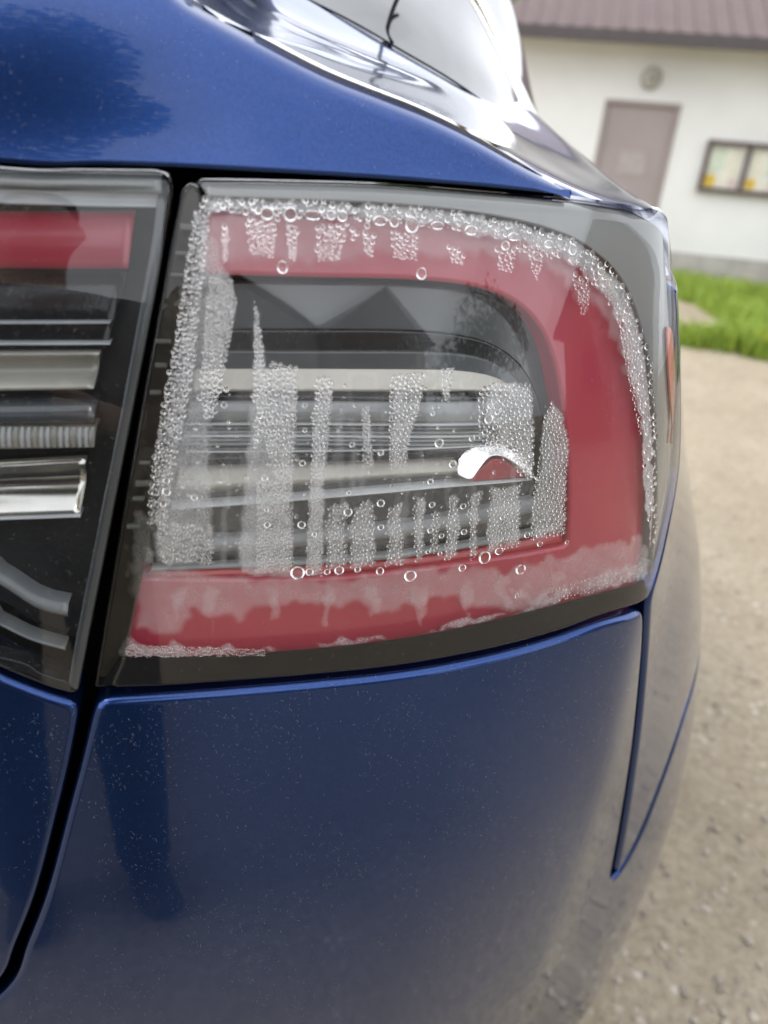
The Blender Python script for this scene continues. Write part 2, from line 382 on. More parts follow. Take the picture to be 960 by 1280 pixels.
# ================================================================== SETTING
def mat_ground():
    m, t, o = nmat('dry_gravel'); p = N_(t, 'ShaderNodeBsdfPrincipled', Roughness=.95); p.inputs['Specular IOR Level'].default_value = .15
    big = ramp(t, noise(t, 1.3, 5), .35, .7); fine = ramp(t, noise(t, 45, 6, rough=.7), .3, .72)
    a = mixc(t, big, (.335, .285, .21, 1), (.44, .38, .292, 1)); b = mixc(t, fine, (.21, .172, .122, 1), a)
    v = t.nodes.new('ShaderNodeTexVoronoi'); v.inputs['Scale'].default_value = 26; t.links.new(coords(t), v.inputs['Vector'])
    st = ramp(t, v.outputs['Distance'], .12, .30, (1, 1, 1, 1), (0, 0, 0, 1))
    mm = N_(t, 'ShaderNodeMath', operation='MULTIPLY'); t.links.new(st, mm.inputs[0]); t.links.new(ramp(t, noise(t, 6, 3), .5, .7), mm.inputs[1])
    t.links.new(mixc(t, mm.outputs[0], b, (.52, .48, .42, 1)), p.inputs['Base Color'])
    t.links.new(bump(t, fine, .4, .012), p.inputs['Normal']); t.links.new(p.outputs[0], o.inputs['Surface']); return m
M['ground'] = mat_ground()
def axis_pts(lo, hi, step, far):
    a = list(np.arange(lo, hi, step)); g = step
    x = hi; 
    while x < far: a.append(x); g *= 1.35; x += g
    a.append(far); x = lo; g = step
    while x > -far: g *= 1.35; x -= g; a.insert(0, max(x, -far))
    return np.array(a)
gx = axis_pts(0., 7.5, .045, 160.); gy = axis_pts(.3, 11., .045, 160.)
X, Y = np.meshgrid(gx, gy, indexing='ij')
def vnoise(x, y, sc, seed):
    r = np.random.default_rng(seed).random((257, 257)); u = x*sc; v = y*sc; i = np.floor(u).astype(int); j = np.floor(v).astype(int); a = smooth(u-i); b = smooth(v-j); g = lambda p, q: r[p % 256, q % 256]
    return (g(i, j)*(1-a)+g(i+1, j)*a)*(1-b)+(g(i, j+1)*(1-a)+g(i+1, j+1)*a)*b
near = smooth((9-np.hypot(X-3, Y-5))/4)
Z = near*((vnoise(X, Y, 1.1, 1)-.5)*.05+(vnoise(X, Y, 4, 2)-.5)*.03+(vnoise(X, Y, 11, 3)-.5)*.02+(vnoise(X, Y, 20, 5)-.5)*.012)
def ground_z(x, y): 
    x = np.asarray(x, float); y = np.asarray(y, float)
    n_ = smooth((9-np.hypot(x-3, y-5))/4); return n_*((vnoise(x, y, 1.1, 1)-.5)*.05+(vnoise(x, y, 4, 2)-.5)*.03+(vnoise(x, y, 11, 3)-.5)*.02)
V = np.stack([X.ravel(), Y.ravel(), Z.ravel()], 1); ny = len(gy); nx = len(gx)
a = (np.arange(nx-1)[:, None]*ny+np.arange(ny-1)[None]).ravel()
T = np.concatenate([np.stack([a, a+ny, a+ny+1], 1), np.stack([a, a+ny+1, a+1], 1)])
g = obj('ground', bigmesh('ground', V, T), M['ground']); tag(g, 'dry sandy gravel yard reaching to the house', kind='structure')

def rock_template(seed):
    bm = bmesh.new(); bmesh.ops.create_icosphere(bm, subdivisions=1, radius=1); r = random.Random(seed)
    for v in bm.verts: v.co *= r.uniform(.7, 1.15); v.co.z *= .6
    V = np.array([tuple(v.co) for v in bm.verts]); T = np.array([[v.index for v in f.verts] for f in bm.faces]); bm.free(); return V, T
def scatter(name, tmpl, pos, scl, rot, mat, smooth_=False):
    Vs = []; Ts = []; o_ = 0
    for k, (p, s, r) in enumerate(zip(pos, scl, rot)):
        V, T = tmpl[k % len(tmpl)]; c, q = cos(r), sin(r); W = V*s
        W = np.stack([W[:, 0]*c-W[:, 1]*q, W[:, 0]*q+W[:, 1]*c, W[:, 2]], 1)+p
        Vs.append(W); Ts.append(T+o_); o_ += len(V)
    return obj(name, bigmesh(name, np.vstack(Vs), np.vstack(Ts), smooth_), mat)
def mat_stone():
    m, t, o = nmat('pebble_stone'); p = N_(t, 'ShaderNodeBsdfPrincipled', Roughness=.9)
    gi = t.nodes.new('ShaderNodeNewGeometry'); c = ramp(t, gi.outputs['Random Per Island'], 0, 1, (.10, .085, .065, 1), (.46, .41, .34, 1))
    t.links.new(mixc(t, noise(t, 80, 4), c, (.30, .26, .21, 1)), p.inputs['Base Color']); t.links.new(p.outputs[0], o.inputs['Surface']); return m
M['stone'] = mat_stone()
n = 8000; yy = .55+rng.random(n)**1.6*7.5; xx = .25+yy*.08+rng.random(n)*(yy*.62+.5)
sz = .0025+.0085*rng.random(n)**4
p = np.stack([xx, yy, ground_z(xx, yy)+sz*.05], 1)
o = scatter('gravel_stones', [rock_template(i) for i in range(6)], p, sz, rng.random(n)*6.28, M['stone']); tag(o, 'loose pebbles strewn over the gravel yard', 'gravel', kind='stuff')

# ---------------- white house behind the yard
BA = radians(-10); bu = np.array([cos(BA), sin(BA), 0]); bnrm = np.array([sin(BA), -cos(BA), 0]); bz = np.array([0, 0, 1.]); BAX = np.array([bu, -bnrm, bz])
BW = gnd(850, 352)
def wallpt(x, y):
    d = pxray(x, y); t = ((BW-CO)@bnrm)/(d@bnrm); p = CO+d*t; return (p-BW)@bu, p[2]
def W3(u, z, o_=0.): return BW+bu*u+bz*z+bnrm*o_
M['plaster'] = simple('white_plaster', (.69, .69, .665), .9, var=.07, vs_=1.2, bmp=.2, bscale=60)
M['plinth'] = simple('grey_plinth', (.36, .34, .31), .9, var=.2, vs_=4)
M['rooftin'] = simple('brown_roof_sheet', (.085, .052, .050), .6, var=.12, vs_=3)
M['gutter'] = simple('dark_brown_gutter', (.06, .05, .05), .5)
M['doorp'] = simple('taupe_steel_door', (.31, .262, .25), .5, var=.05, vs_=3)
M['frame'] = simple('brown_wood_frame', (.10, .07, .06), .5, var=.2, vs_=9)
M['paper'] = simple('white_paper', (.82, .82, .80), .9, var=.06, vs_=9)
M['paperc'] = simple('cream_paper', (.78, .76, .62), .9, var=.1, vs_=9); M['paperg'] = simple('greenish_paper', (.66, .72, .58), .9, var=.2, vs_=14)
M['papery'] = simple('yellow_paper', (.75, .52, .06), .9, var=.1, vs_=9); M['paperr'] = simple('reddish_paper', (.74, .62, .56), .9, var=.2, vs_=16)
M['doorsign'] = simple('pale_grey_sign', (.355, .31, .295), .6)
M['lampglass'] = simple('milky_lamp_glass', (.50, .48, .40), .3, var=.1)
M['grey_metal'] = simple('grey_metal', (.30, .30, .29), .4, metal=.6)
hs_ = empty('house', tuple(W3(0, 0)))
def part(mb, name, mat, parent=hs_, sm_=False):
    o = mb.build(name, mat, None, sm_); o.parent = parent
    o.matrix_parent_inverse = parent_inv(parent); return o
def parent_inv(p):
    mm = Matrix.Identity(4); q = p
    while q is not None: mm = mm @ Matrix.Translation(-q.location) if q.location.length else mm; q = q.parent
    return mm
eu, ez = wallpt(659, 44); u1 = 9.0; u0 = wallpt(640, 60)[0]-.05; eave_z = wallpt(800, 47)[1]
u0 = u0-.25
pz = wallpt(850, 315)[1]
door = [wallpt(756, 123), wallpt(854, 130), wallpt(820, 300)]
du0 = (door[0][0]+wallpt(741, 215)[0])/2; du1 = (door[1][0]+wallpt(829, 230)[0])/2; dz1 = (door[0][1]+door[1][1])/2; dz0 = pz+.02
mb = MB(); th = .18
def wbox(mb, ua, ub, za, zb, oa, ob): return mb.box(W3((ua+ub)/2, (za+zb)/2, (oa+ob)/2), ((ub-ua)/2, abs(ob-oa)/2, (zb-za)/2), BAX)
wbox(mb, u0, du0, pz, eave_z, -th, 0); wbox(mb, du1, u1, pz, eave_z, -th, 0); wbox(mb, du0, du1, dz1, eave_z, -th, 0)
wbox(mb, u0, u0+th, pz, eave_z, -6, -th-.002); wbox(mb, u1-th, u1, pz, eave_z, -6, -th-.002); wbox(mb, u0+th+.002, u1-th-.002, pz, eave_z, -6, -6+th)
part(mb, 'wall', M['plaster'])
mb = MB(); wbox(mb, u0-.03, u1+.03, -.3, pz-.002, -6.03, .035); part(mb, 'plinth', M['plinth'])
# hipped roof of ribbed sheet
rh = 1.7; ov = .35; ez0 = eave_z+.02
e = [W3(u0-ov, ez0, ov), W3(u1+ov, ez0, ov), W3(u1+ov, ez0, -6-ov), W3(u0-ov, ez0, -6-ov)]; rg = [W3(u0+3.1, ez0+rh, -3), W3(u1-3.1, ez0+rh, -3)]
mb = MB(); mb.poly([e[0], e[1], rg[1], rg[0]]).poly([e[2], e[3], rg[0], rg[1]]).poly([e[3], e[0], rg[0]]).poly([e[1], e[2], rg[1]]).poly([e[3]-bz*.004, e[2]-bz*.004, e[1]-bz*.004, e[0]-bz*.004])
roof = part(mb, 'roof', M['rooftin'])
slope = (rg[0]-W3(u0+3.1, ez0, ov)); slope /= np.linalg.norm(slope); rn = np.cross(bu, slope)
L0 = np.linalg.norm(rg[0]-W3(u0+3.1, ez0, ov)); k = 0
mbs = MB().box((0, 0, 0), (.022, .5, .009), np.eye(3)); rme = mesh('roof_rib', mbs.v, mbs.f)
for u in np.arange(u0-ov+.1, u1+ov, .2):
    f = min(1, (u-(u0-ov))/(3.1+ov), ((u1+ov)-u)/(3.1+ov)); ln = L0*max(.04, f)-.03
    c = W3(u, ez0, ov)+slope*ln/2+rn*.008
    o = obj('roof_rib', rme, M['rooftin'], roof); mw = Matrix((bu*1., slope*ln, rn)).transposed().to_4x4(); mw.translation = c
    o.matrix_basis = mw
mb = MB(); wbox(mb, u0-ov-.02, u1+ov+.02, ez0-.13, ez0-.01, ov+.003, ov+.11); part(mb, 'gutter', M['gutter'])
mb = MB(); wbox(mb, u0-ov+.02, u1+ov-.02, ez0-.05, ez0-.012, .003, ov); part(mb, 'soffit', M['plaster'])
# door
mb = MB(); wbox(mb, du0+.04, du1-.04, dz0+.01, dz1-.04, -.09, -.04); dr = part(mb, 'door', M['doorp'])
mb = MB(); wbox(mb, du0, du0+.04, dz0, dz1, -.1, .012); wbox(mb, du1-.04, du1, dz0, dz1, -.1, .012); wbox(mb, du0+.041, du1-.041, dz1-.04, dz1, -.1, .012); part(mb, 'door_frame', M['doorp'])
su, sz_ = wallpt(791, 204); mb = MB(); wbox(mb, su-.17, su+.15, sz_-.13, sz_+.13, -.039, -.032); o = mb.build('door_sign', M['doorsign'], dr)
mb = MB(); wbox(mb, du0+.07, du0+.10, .95, 1.1, -.039, -.01); wbox(mb, du0+.07, du0+.2, 1.03, 1.05, -.012, .01); o = mb.build('door_handle', M['grey_metal'], dr)
tag(hs_, 'low white plastered house with brown ribbed roof and taupe door', 'house')
# round wall lamp
lu, lz = wallpt(814, 98); la = empty('wall_lamp', tuple(W3(lu, lz)))
mb = MB(); mb.tube([W3(lu, lz, .003), W3(lu, lz, .03)], .125, 20); part(mb, 'base', M['grey_metal'], la)
bm = bmesh.new(); bmesh.ops.create_uvsphere(bm, u_segments=20, v_segments=10, radius=.1); me = bpy.data.meshes.new('glass'); bm.to_mesh(me); bm.free()
for v in me.vertices: v.co = Vector(BAX.T @ (np.array(v.co)*(1, .6, 1)))
me.polygons.foreach_set('use_smooth', [True]*len(me.polygons)); o = obj('glass_globe', me, M['lampglass'], la); o.location = tuple(bnrm*.035)
mb = MB()
for k in range(3): aq = k*pi/3; mb.tube([W3(lu+.1*cos(aq), lz+.1*sin(aq), .04), W3(lu+.06*cos(aq), lz+.06*sin(aq), .1), W3(lu-.06*cos(aq), lz-.06*sin(aq), .1), W3(lu-.1*cos(aq), lz-.1*sin(aq), .04)], .008, 6)
part(mb, 'guard', M['grey_metal'], la)
tag(la, 'round caged lamp on the white wall above the taupe door', 'lamp')
# notice board with two panes
bu0 = wallpt(878, 205)[0]; bzt = wallpt(884, 174)[1]; bzb = wallpt(872, 238)[1]; bmid = wallpt(931, 208)[0]; bu1 = bmid+(bmid-bu0)
nb = empty('notice_board', tuple(W3(bu0, bzb)))
mb = MB(); fw = .05; wbox(mb, bu0, bu1, bzt-fw, bzt, .004, .08); wbox(mb, bu0, bu1, bzb, bzb+fw, .004, .08)
for u in (bu0, bmid-fw/2, bu1-fw): wbox(mb, u, u+fw, bzb+fw+.002, bzt-fw-.002, .004, .08)
part(mb, 'frame', M['frame'], nb)
mb = MB(); wbox(mb, bu0+.01, bu1-.01, bzb+.01, bzt-.01, .005, .02); part(mb, 'backboard', M['paper'], nb)
r = random.Random(3); hh = bzt-bzb-2*fw; ww = bmid-bu0-1.5*fw
sheets = [(.03, .02, .30, .28, 'papery'), (.05, .36, .42, .58, 'paperg'), (.5, .30, .42, .62, 'paperc'), (.38, .04, .24, .22, 'paperc'), (.66, .03, .28, .24, 'paperr')]
for base in (bu0+fw, bmid+fw/2):
    for (a, b, c, d_, mt) in sheets:
        if base > bu0+fw+.1: a = 1-a-c; mt = {'papery': 'paperr', 'paperr': 'papery'}.get(mt, mt)
        mb = MB(); wbox(mb, base+a*ww, base+(a+c)*ww, bzb+fw+b*hh, bzb+fw+(b+d_)*hh, .021, .026); part(mb, 'notice_sheet', M[mt], nb)
M['pane'] = mat_clear('window_pane', ior=1.5, dustw=.02)
for base in (bu0+fw+.001, bmid+fw/2+.001):
    mb = MB(); mb.poly([W3(base, bzb+fw+.003, .058), W3(base+ww-.002, bzb+fw+.003, .058), W3(base+ww-.002, bzt-fw-.003, .058), W3(base, bzt-fw-.003, .058)]); part(mb, 'pane', M['pane'], nb)
tag(nb, 'brown framed two-pane notice board with papers on the white wall', 'notice board')

# ---------------- grass and dandelions
def mat_leaf(name, c0, c1):
    m, t, o = nmat(name); p = N_(t, 'ShaderNodeBsdfPrincipled', Roughness=.6); gi = t.nodes.new('ShaderNodeNewGeometry')
    c = ramp(t, gi.outputs['Random Per Island'], 0, 1, c0+(1,), c1+(1,)); t.links.new(c, p.inputs['Base Color'])
    tl = t.nodes.new('ShaderNodeBsdfTranslucent'); t.links.new(c, tl.inputs['Color']); ms = t.nodes.new('ShaderNodeMixShader'); ms.inputs[0].default_value = .3
    t.links.new(p.outputs[0], ms.inputs[1]); t.links.new(tl.outputs[0], ms.inputs[2]); t.links.new(ms.outputs[0], o.inputs['Surface']); return m
M['grass'] = mat_leaf('grass_blades', (.14, .23, .02), (.36, .46, .07))
def ground_poly(pxs): return np.array([gnd(*p)[:2] for p in pxs])
polys = [ground_poly([(820, 352), (1150, 372), (1200, 470), (1040, 452), (945, 432), (905, 405), (850, 377), (815, 372)]), ground_poly([(840, 421), (900, 424), (980, 436), (1150, 456), (1160, 478), (960, 452), (842, 431)])]
pts = []
for P, n in zip(polys, (15000, 4200)):
    lo, hi = P.min(0), P.max(0); q = lo+(hi-lo)*rng.random((n*3, 2)); q = q[inside(P, q)][:n]; pts.append(q)
q = np.vstack(pts); n = len(q); h = .05+.13*rng.random(n)**1.5*vnoise(q[:, 0], q[:, 1], 1.5, 9)*1.8+.03; az = rng.random(n)*6.28; le = h*(.2+.5*rng.random(n)); wd = .006+.006*rng.random(n); az2 = rng.random(n)*6.28
gz = ground_z(q[:, 0], q[:, 1]); B = np.stack([q[:, 0], q[:, 1], gz-.005], 1); D = np.stack([np.cos(az), np.sin(az), 0*az], 1); Wd = np.stack([np.cos(az2), np.sin(az2), 0*az], 1)*wd[:, None]
mid = B+D*(le*.35)[:, None]+np.array([0, 0, 1])*(h*.6)[:, None]; tip = B+D*le[:, None]+np.array([0, 0, 1])*h[:, None]
V = np.stack([B-Wd, B+Wd, mid+Wd*.7, mid-Wd*.7, tip], 1).reshape(-1, 3); i = np.arange(n)[:, None]*5
T = np.concatenate([i+[0, 1, 2], i+[0, 2, 3], i+[3, 2, 4]]); o = obj('grass', bigmesh('grass', V, T, False), M['grass']); tag(o, 'bright green spring grass along the house wall', 'grass', kind='stuff')
M['yellow'] = simple('dandelion_yellow', (.75, .55, .02), .8)
bm = bmesh.new(); bmesh.ops.create_cone(bm, cap_ends=True, segments=9, radius1=.012, radius2=.028, depth=.018); dme = bpy.data.meshes.new('flower_head'); bm.to_mesh(dme); bm.free()
sb = MB().tube([(0, 0, 0), (.004, .002, .07), (.002, 0, .14)], .003, 5); sme = mesh('stem', sb.v, sb.f)
dpos = [(948, 424), (955, 429), (940, 432), (958, 420), (951, 436), (935, 426), (930, 352), (958, 418)]
for k, (x, y) in enumerate(dpos):
    g3 = gnd(x, y+10); d0 = empty('dandelion', (g3[0], g3[1], float(ground_z(g3[0], g3[1])))); obj('stem', sme, M['grass'], d0); hd = obj('flower_head', dme, M['yellow'], d0); hd.location = (.002, 0, .145)
    tag(d0, 'small yellow dandelion in the grass at the right edge of the picture', 'dandelion', 'dandelions in the grass')

# ---------------- trees and houses round the yard
M['bark'] = simple('bark', (.10, .075, .055), .9, var=.3, vs_=12); M['leaf'] = mat_leaf('tree_leaves', (.05, .09, .012), (.17, .24, .05)); M['leafd'] = mat_leaf('dark_tree_leaves', (.03, .055, .012), (.07, .11, .03))
def tree(loc, hgt, rad, mat, label, n=5000, leaf=.16, seed=1, trunk_h=.35):
    r = np.random.default_rng(seed); t = empty('tree', loc); mb = MB(); top = hgt*trunk_h
    mb.tube([(0, 0, -.1), (.05, 0, top*.6), (0, .06, top), (.1, 0, hgt*.75)], [hgt*.03, hgt*.024, hgt*.02, hgt*.006], 9)
    blobs = []
    for k in range(9):
        az = k*2.4+r.random(); el = .2+r.random()*1.1; ln = rad*(.55+.4*r.random()); e_ = np.array([cos(az)*cos(el)*ln, sin(az)*cos(el)*ln, top+(hgt-top)*(.12+.75*sin(el)*r.random()**.5)])
        mb.tube([(0, 0, top*(.7+.03*k)), e_*[.5, .5, 1]*[1, 1, .85], e_], [hgt*.012, hgt*.008, hgt*.003], 6); blobs.append((e_, rad*(.32+.25*r.random())))
    blobs.append((np.array([0, 0, hgt*.82]), rad*.5)); mb.build('trunk', M['bark'], t, True)
    Vs = []; per = n//len(blobs)
    for c, rr in blobs:
        d = r.normal(size=(per, 3)); d /= np.linalg.norm(d, axis=1, keepdims=True); p = c+d*(rr*(r.random(per)**.45))[:, None]
        u = r.normal(size=(per, 3)); u /= np.linalg.norm(u, axis=1, keepdims=True); v = np.cross(u, r.normal(size=(per, 3))); v /= np.linalg.norm(v, axis=1, keepdims=True); s_ = leaf*(.5+.7*r.random(per))[:, None]
        Vs.append(np.stack([p-u*s_*.6, p+v*s_*.35, p+u*s_*.6, p-v*s_*.35], 1))
    V = np.concatenate(Vs).reshape(-1, 3); i = np.arange(len(V)//4)[:, None]*4; obj('crown', bigmesh('crown', V, np.concatenate([i+[0, 1, 2], i+[0, 2, 3]]), False), mat, t)
    tag(t, label, 'tree'); return t
tp = gnd(700, 200); 
tree(tuple(W3(-4.2, 0, -9)), 6.5, 2.6, M['leaf'], 'pale green tree behind the left end of the white house', seed=3)
tree((-9., -17, 0), 7.5, 3.2, M['leafd'], 'tall dark tree across the yard, left of the gabled houses', seed=4)
tree((10.6, -8.0, 0), 6.0, 2.7, M['leafd'], 'broad tree across the yard, right of the gabled houses', seed=5)
tree((-1.7, -6.3, 0), 13.0, 2.9, M['leafd'], 'tall slim unseen tree added close behind the photographer to darken the tailgate reflection', seed=8, trunk_h=.62, n=26000, leaf=.17)  # unseen tree, added so its crown makes the tailgate's dark reflection
def back_house(loc, wdt, dep, hgt, rh, label, wall, roof, seed, wf='paper'):
    h = empty('gabled_house', loc); w2 = wdt/2
    MB().box((0, -dep/2, hgt/2-.1), (w2, dep/2, hgt/2+.1)).prism([(-w2, -.001, hgt), (w2, -.001, hgt), (0, -.001, hgt+rh-.06)], np.array([0, -dep+.002, 0])).build('wall', wall, h)
    mb = MB(); ov = .35; q = rh/w2
    for sg in (-1, 1):
        mb.prism([(0, .3, hgt+rh), (sg*(w2+ov), .3, hgt-ov*q), (sg*(w2+ov), .3, hgt-ov*q+.12), (0, .3, hgt+rh+.13)], np.array([0, -dep-.6, 0]))
    mb.build('roof', roof, h)
    for u in (-w2*.5, w2*.5):
        fr = MB().box((u, .03, hgt*.58), (.55, .05, .62)).build('window', M[wf], h); MB().box((u, .085, hgt*.58), (.46, .006, .53)).build('pane', M['black'], fr)
    MB().box((0, .03, 1.0), (.48, .05, 1.0)).build('door', M['doorp'], h); tag(h, label, 'house'); return h
M['wallg'] = simple('grey_render', (.34, .32, .29), .9); M['wallb'] = simple('brown_boards', (.17, .12, .085), .8, var=.3)
back_house((3.5, -12.0, 0), 4.4, 8, 4.7, 1.6, 'grey gabled house across the yard, mirrored in the lamp', M['wallg'], M['rooftin'], 1)
back_house((8.2, -11.6, 0), 4.4, 8, 4.8, 1.65, 'brown boarded gabled house across the yard, mirrored in the lamp', M['wallb'], M['gutter'], 2)
h3 = back_house((10.9, -1.1, 0), 5.0, 8, 3.5, 2.8, 'dark brown gabled house at the right of the yard, mirrored in the lens corner', M['wallb'], M['rooftin'], 3, 'frame')
h3.rotation_euler = (0, 0, radians(90))
# ================================================================== CAR
car = empty('car', (0, 0, 0))
tag(car, 'dark blue car, its rear corner close up with a misted clear tail lamp', 'car')
# picture-space lines shared by neighbouring panels
lens_top = [(243, 224), (350, 226), (480, 230), (600, 239), (725, 250), (790, 259), (815, 264)]
lens_left = [(116, 862), (143, 700), (170, 540), (197, 390), (215, 290), (227, 236), (240, 224)]
lens_bot = [(119, 862), (200, 859), (300, 852), (400, 844), (500, 833), (600, 815), (700, 789), (760, 767), (811, 747)]
lens_side_px = [(811, 747), (824, 706), (836, 655), (845, 606)]
side_sz = np.array([[.2415, 1.0069], [.258, 1.028], [.274, 1.056], [.289, 1.0737], [.301, 1.086], [.303, 1.105], [.292, 1.13], [.272, 1.165], [.252, 1.20], [.238, 1.235], [.227, 1.262], [.220, 1.279]])
def sz_line(px, d=0.): return E2(px, d)
LL = outline([sz_line(lens_left)[::-1], sz_line(lens_bot), side_sz, np.vstack([side_sz[-1:], sz_line(lens_top[::-1])])], .0025, 5)
gap = .0028
def grow(P, g_): return P+loopn(P)*g_
# body shell behind all gaps
sg = np.linspace(-1.2, 2.4, 150); zg = np.linspace(.13, 1.285, 60); A, B = np.meshgrid(sg, zg, indexing='ij')
P = S(A, B, .085).reshape(-1, 3); nn = len(zg); a = (np.arange(len(sg)-1)[:, None]*nn+np.arange(nn-1)[None]).ravel()
obj('body_shell', bigmesh('body_shell', P, np.concatenate([np.stack([a, a+nn, a+nn+1], 1), np.stack([a, a+nn+1, a+1], 1)])), M['rubber'], car)

# --- bumper
bt = sz_line([(121, 877), (200, 872), (300, 864), (400, 855), (500, 844), (600, 826), (700, 799), (760, 778), (806, 762)])
br = sz_line([(806, 762), (802, 830), (793, 920), (783, 990), (773, 1050), (765, 1092)])
lowline = sz_line([(768, 1100), (782, 1081), (804, 1039), (824, 988), (842, 938), (857, 890)]); lowside = np.vstack([lowline[-1:], [[.54, .79], [.7, .83], [1.1, .85]]])
bl = sz_line([(118, 877), (98, 960), (86, 1005), (57, 1115), (31, 1184), (6, 1240)]); bl = np.vstack([bl, [[-.30, .70], [-.40, .655], [-.6, .63], [-1.15, .62]]])
bump_loop = outline([bl[::-1], bt, br, np.vstack([br[-1:], lowline]), lowside, [[1.1, .85], [1.1, .13]], [[1.1, .13], [.3, .10], [-1.15, .13]], [[-1.15, .13], [-1.15, .62]]], .004, 4)
panel('bumper', bump_loop, M['paint'], car, r=.0055, wall=.03, grid=.016, k=6)
# --- quarter panel (fender): wraps round the side, its tip comes down between lamp and bumper
fl = side_sz[::-1][2:]+np.array([.0035, 0]); fl[-4:] += np.array([[.0012, -.001]])*np.array([[1], [1.5], [2], [2]])
ftop = np.vstack([fl[:1], [[.27, 1.232], [.35, 1.24], [.5, 1.262], [1.0, 1.28], [2.3, 1.29]]])
gl = sz_line([(812, 766), (808, 830), (799, 920), (789, 990), (779, 1050), (772, 1086)])
flow = sz_line([(771, 1092), (781, 1076), (802, 1035.5), (822.5, 984.5), (840.5, 934.5), (855.5, 886.5)]); flows = np.vstack([flow[-1:], [[.54, .797], [.7, .837], [1.15, .857]]])
fl = np.vstack([fl, gl[:1]])
ql = outline([fl, gl, flow, flows, [[1.15, .857], [1.15, .35], [1.2, .25]], [[1.2, .25], [2.3, .25]], [[2.3, .25], [2.3, 1.29]], ftop[::-1]], .004, 7)
_b = loopn(ql); _r = .0055-.003*smooth((-_b[:, 1]-.2)/.4)*(ql[:, 1] < .9)
panel('quarter_panel', ql, M['paint'], car, r=_r, wall=.03, grid=.018, k=6)

# --- inner lamp outline (on the tailgate) and tailgate panels
il_right = [(204, 213), (216, 226), (213, 262), (200, 335), (178, 450), (154, 575), (130, 700), (110, 800), (97, 872)]
il_bot = sz_line([(97, 872), (60, 862), (0, 838), (-60, 812)]); il_bot = np.vstack([il_bot, [[-.32, 1.055], [-.42, 1.075]]])
il_top = np.vstack([[[-.42, 1.2795], [-.3, 1.279]], sz_line([(0, 210), (100, 212), (204, 213)])])
IL = outline([il_top, sz_line(il_right), il_bot, [[-.42, 1.075], [-.42, 1.2795]]], .0025, 4)
tl_top = sz_line([(98, 881), (62, 871), (0, 847), (-60, 821)]); tl_top = np.vstack([tl_top, [[-.32, 1.050], [-.42, 1.069], [-1.15, 1.09]]])
tl_r = np.vstack([sz_line([(101, 881), (88, 950), (75, 1005), (46, 1115), (19, 1184), (-4, 1232)]), [[-.30, .706], [-.40, .661], [-.6, .636], [-1.15, .626]]])
tlow = outline([tl_r[::-1], tl_top, [[-1.15, 1.09], [-1.15, .626]]], .004, 3)
tg = panel('tailgate', tlow, M['paint'], car, r=.0045, wall=.03, grid=.016, k=6)
crease = [(232, -12), (342, 48), (412, 84), (483, 113), (540, 136), (597, 164), (653, 197), (700, 229), (722, 245)]
tu_bot = sz_line([(0, 203), (120, 206), (215, 209), (350, 216), (480, 224), (600, 233), (720, 245)])
cz = sz_line(crease); ctop = np.vstack([cz[:1], [[cz[0, 0]-.1, 1.45], [-.6, 1.47], [-1.15, 1.475]]])
tup = outline([np.vstack([[[-1.15, 1.287], [-.6, 1.286], [-.35, 1.284]], tu_bot]), cz[::-1], ctop, [[-1.15, 1.475], [-1.15, 1.288]]], .004, 2)
_b = loopn(tup); _r = .0025+.011*smooth((_b[:, 0]*.4+_b[:, 1]-.45)/.4)*(tup[:, 0] > -.5)*smooth((.135-tup[:, 0])/.05)
for _ in range(8): _r = .25*np.roll(_r, 1)+.5*_r+.25*np.roll(_r, -1)
panel('tailgate_upper', tup, M['paint'], tg, r=_r, wall=.02, grid=.014, k=4)

# --- shoulder, glass and pillar above the crease
cz = np.vstack([[[cz[0, 0]-.075, 1.435]], cz]); C3 = S(cz[:, 0], cz[:, 1], .006)
def rowpx(l): return np.array([at(*p) for p in l])
def onskin(x, y): q = inv([(x, y)])[0]; return S(q[0], q[1], -.001)[None]
sh1 = np.vstack([rowpx([(165, -95, .72), (258, -34, .665), (350, 26, .63), (452, 72, .61), (530, 104, .60), (606, 146, .585), (690, 206, .50)]), onskin(752, 250.5)])
sh2 = np.vstack([rowpx([(215, -130, .87), (300, -70, .80), (375, -22, .76), (470, 40, .73), (550, 88, .72), (622, 136, .70), (710, 202, .60)]), onskin(787, 256.5)])
sh3 = np.vstack([rowpx([(310, -160, 1.12), (400, -90, 1.02), (455, -40, .98), (530, 20, .94), (590, 72, .90), (664, 138, .84), (740, 203, .72)]), onskin(818, 262)])
sh4 = rowpx([(345, -100, 1.32), (430, -30, 1.2), (490, 15, 1.15), (560, 60, 1.1), (620, 110, 1.05), (690, 170, 1.0), (755, 222, .85), (834, 274, .52)])
sh5 = S(np.array([1.5, 1.25, 1.0, .8, .62, .45, .33, .25]), np.array([1.285, 1.28, 1.276, 1.27, 1.262, 1.252, 1.242, 1.236]), .004)
sh45 = .5*sh4+.5*sh5+np.array([.03, 0, .03])*np.linspace(1, .0, 8)[:, None]
loft('shoulder', [C3, sh1, sh2, sh3, sh4, sh45, sh5], M['paint'], car, 64, 44)
M['glass'] = simple('dark_tinted_glass', (.02, .022, .025), .03, var=.1, vs_=3, bmp=.35, bscale=7, spec=.8)
G0 = rowpx([(240, -92, .82), (330, -30, .742), (440, 27, .715), (500, 62, .705), (560, 97, .70), (602, 126, .70), (645, 158, .71), (674, 187, .72)])
Gm = rowpx([(310, -150, .93), (400, -80, .84), (490, -20, .80), (540, 20, .79), (580, 55, .785), (617, 92, .785), (648, 138, .79), (673, 178, .79)])
G1 = rowpx([(400, -190, 1.1), (480, -110, 1.0), (540, -70, .97), (575, -30, .95), (597, 0, .93), (622, 50, .91), (646, 105, .89), (668, 152, .87)])
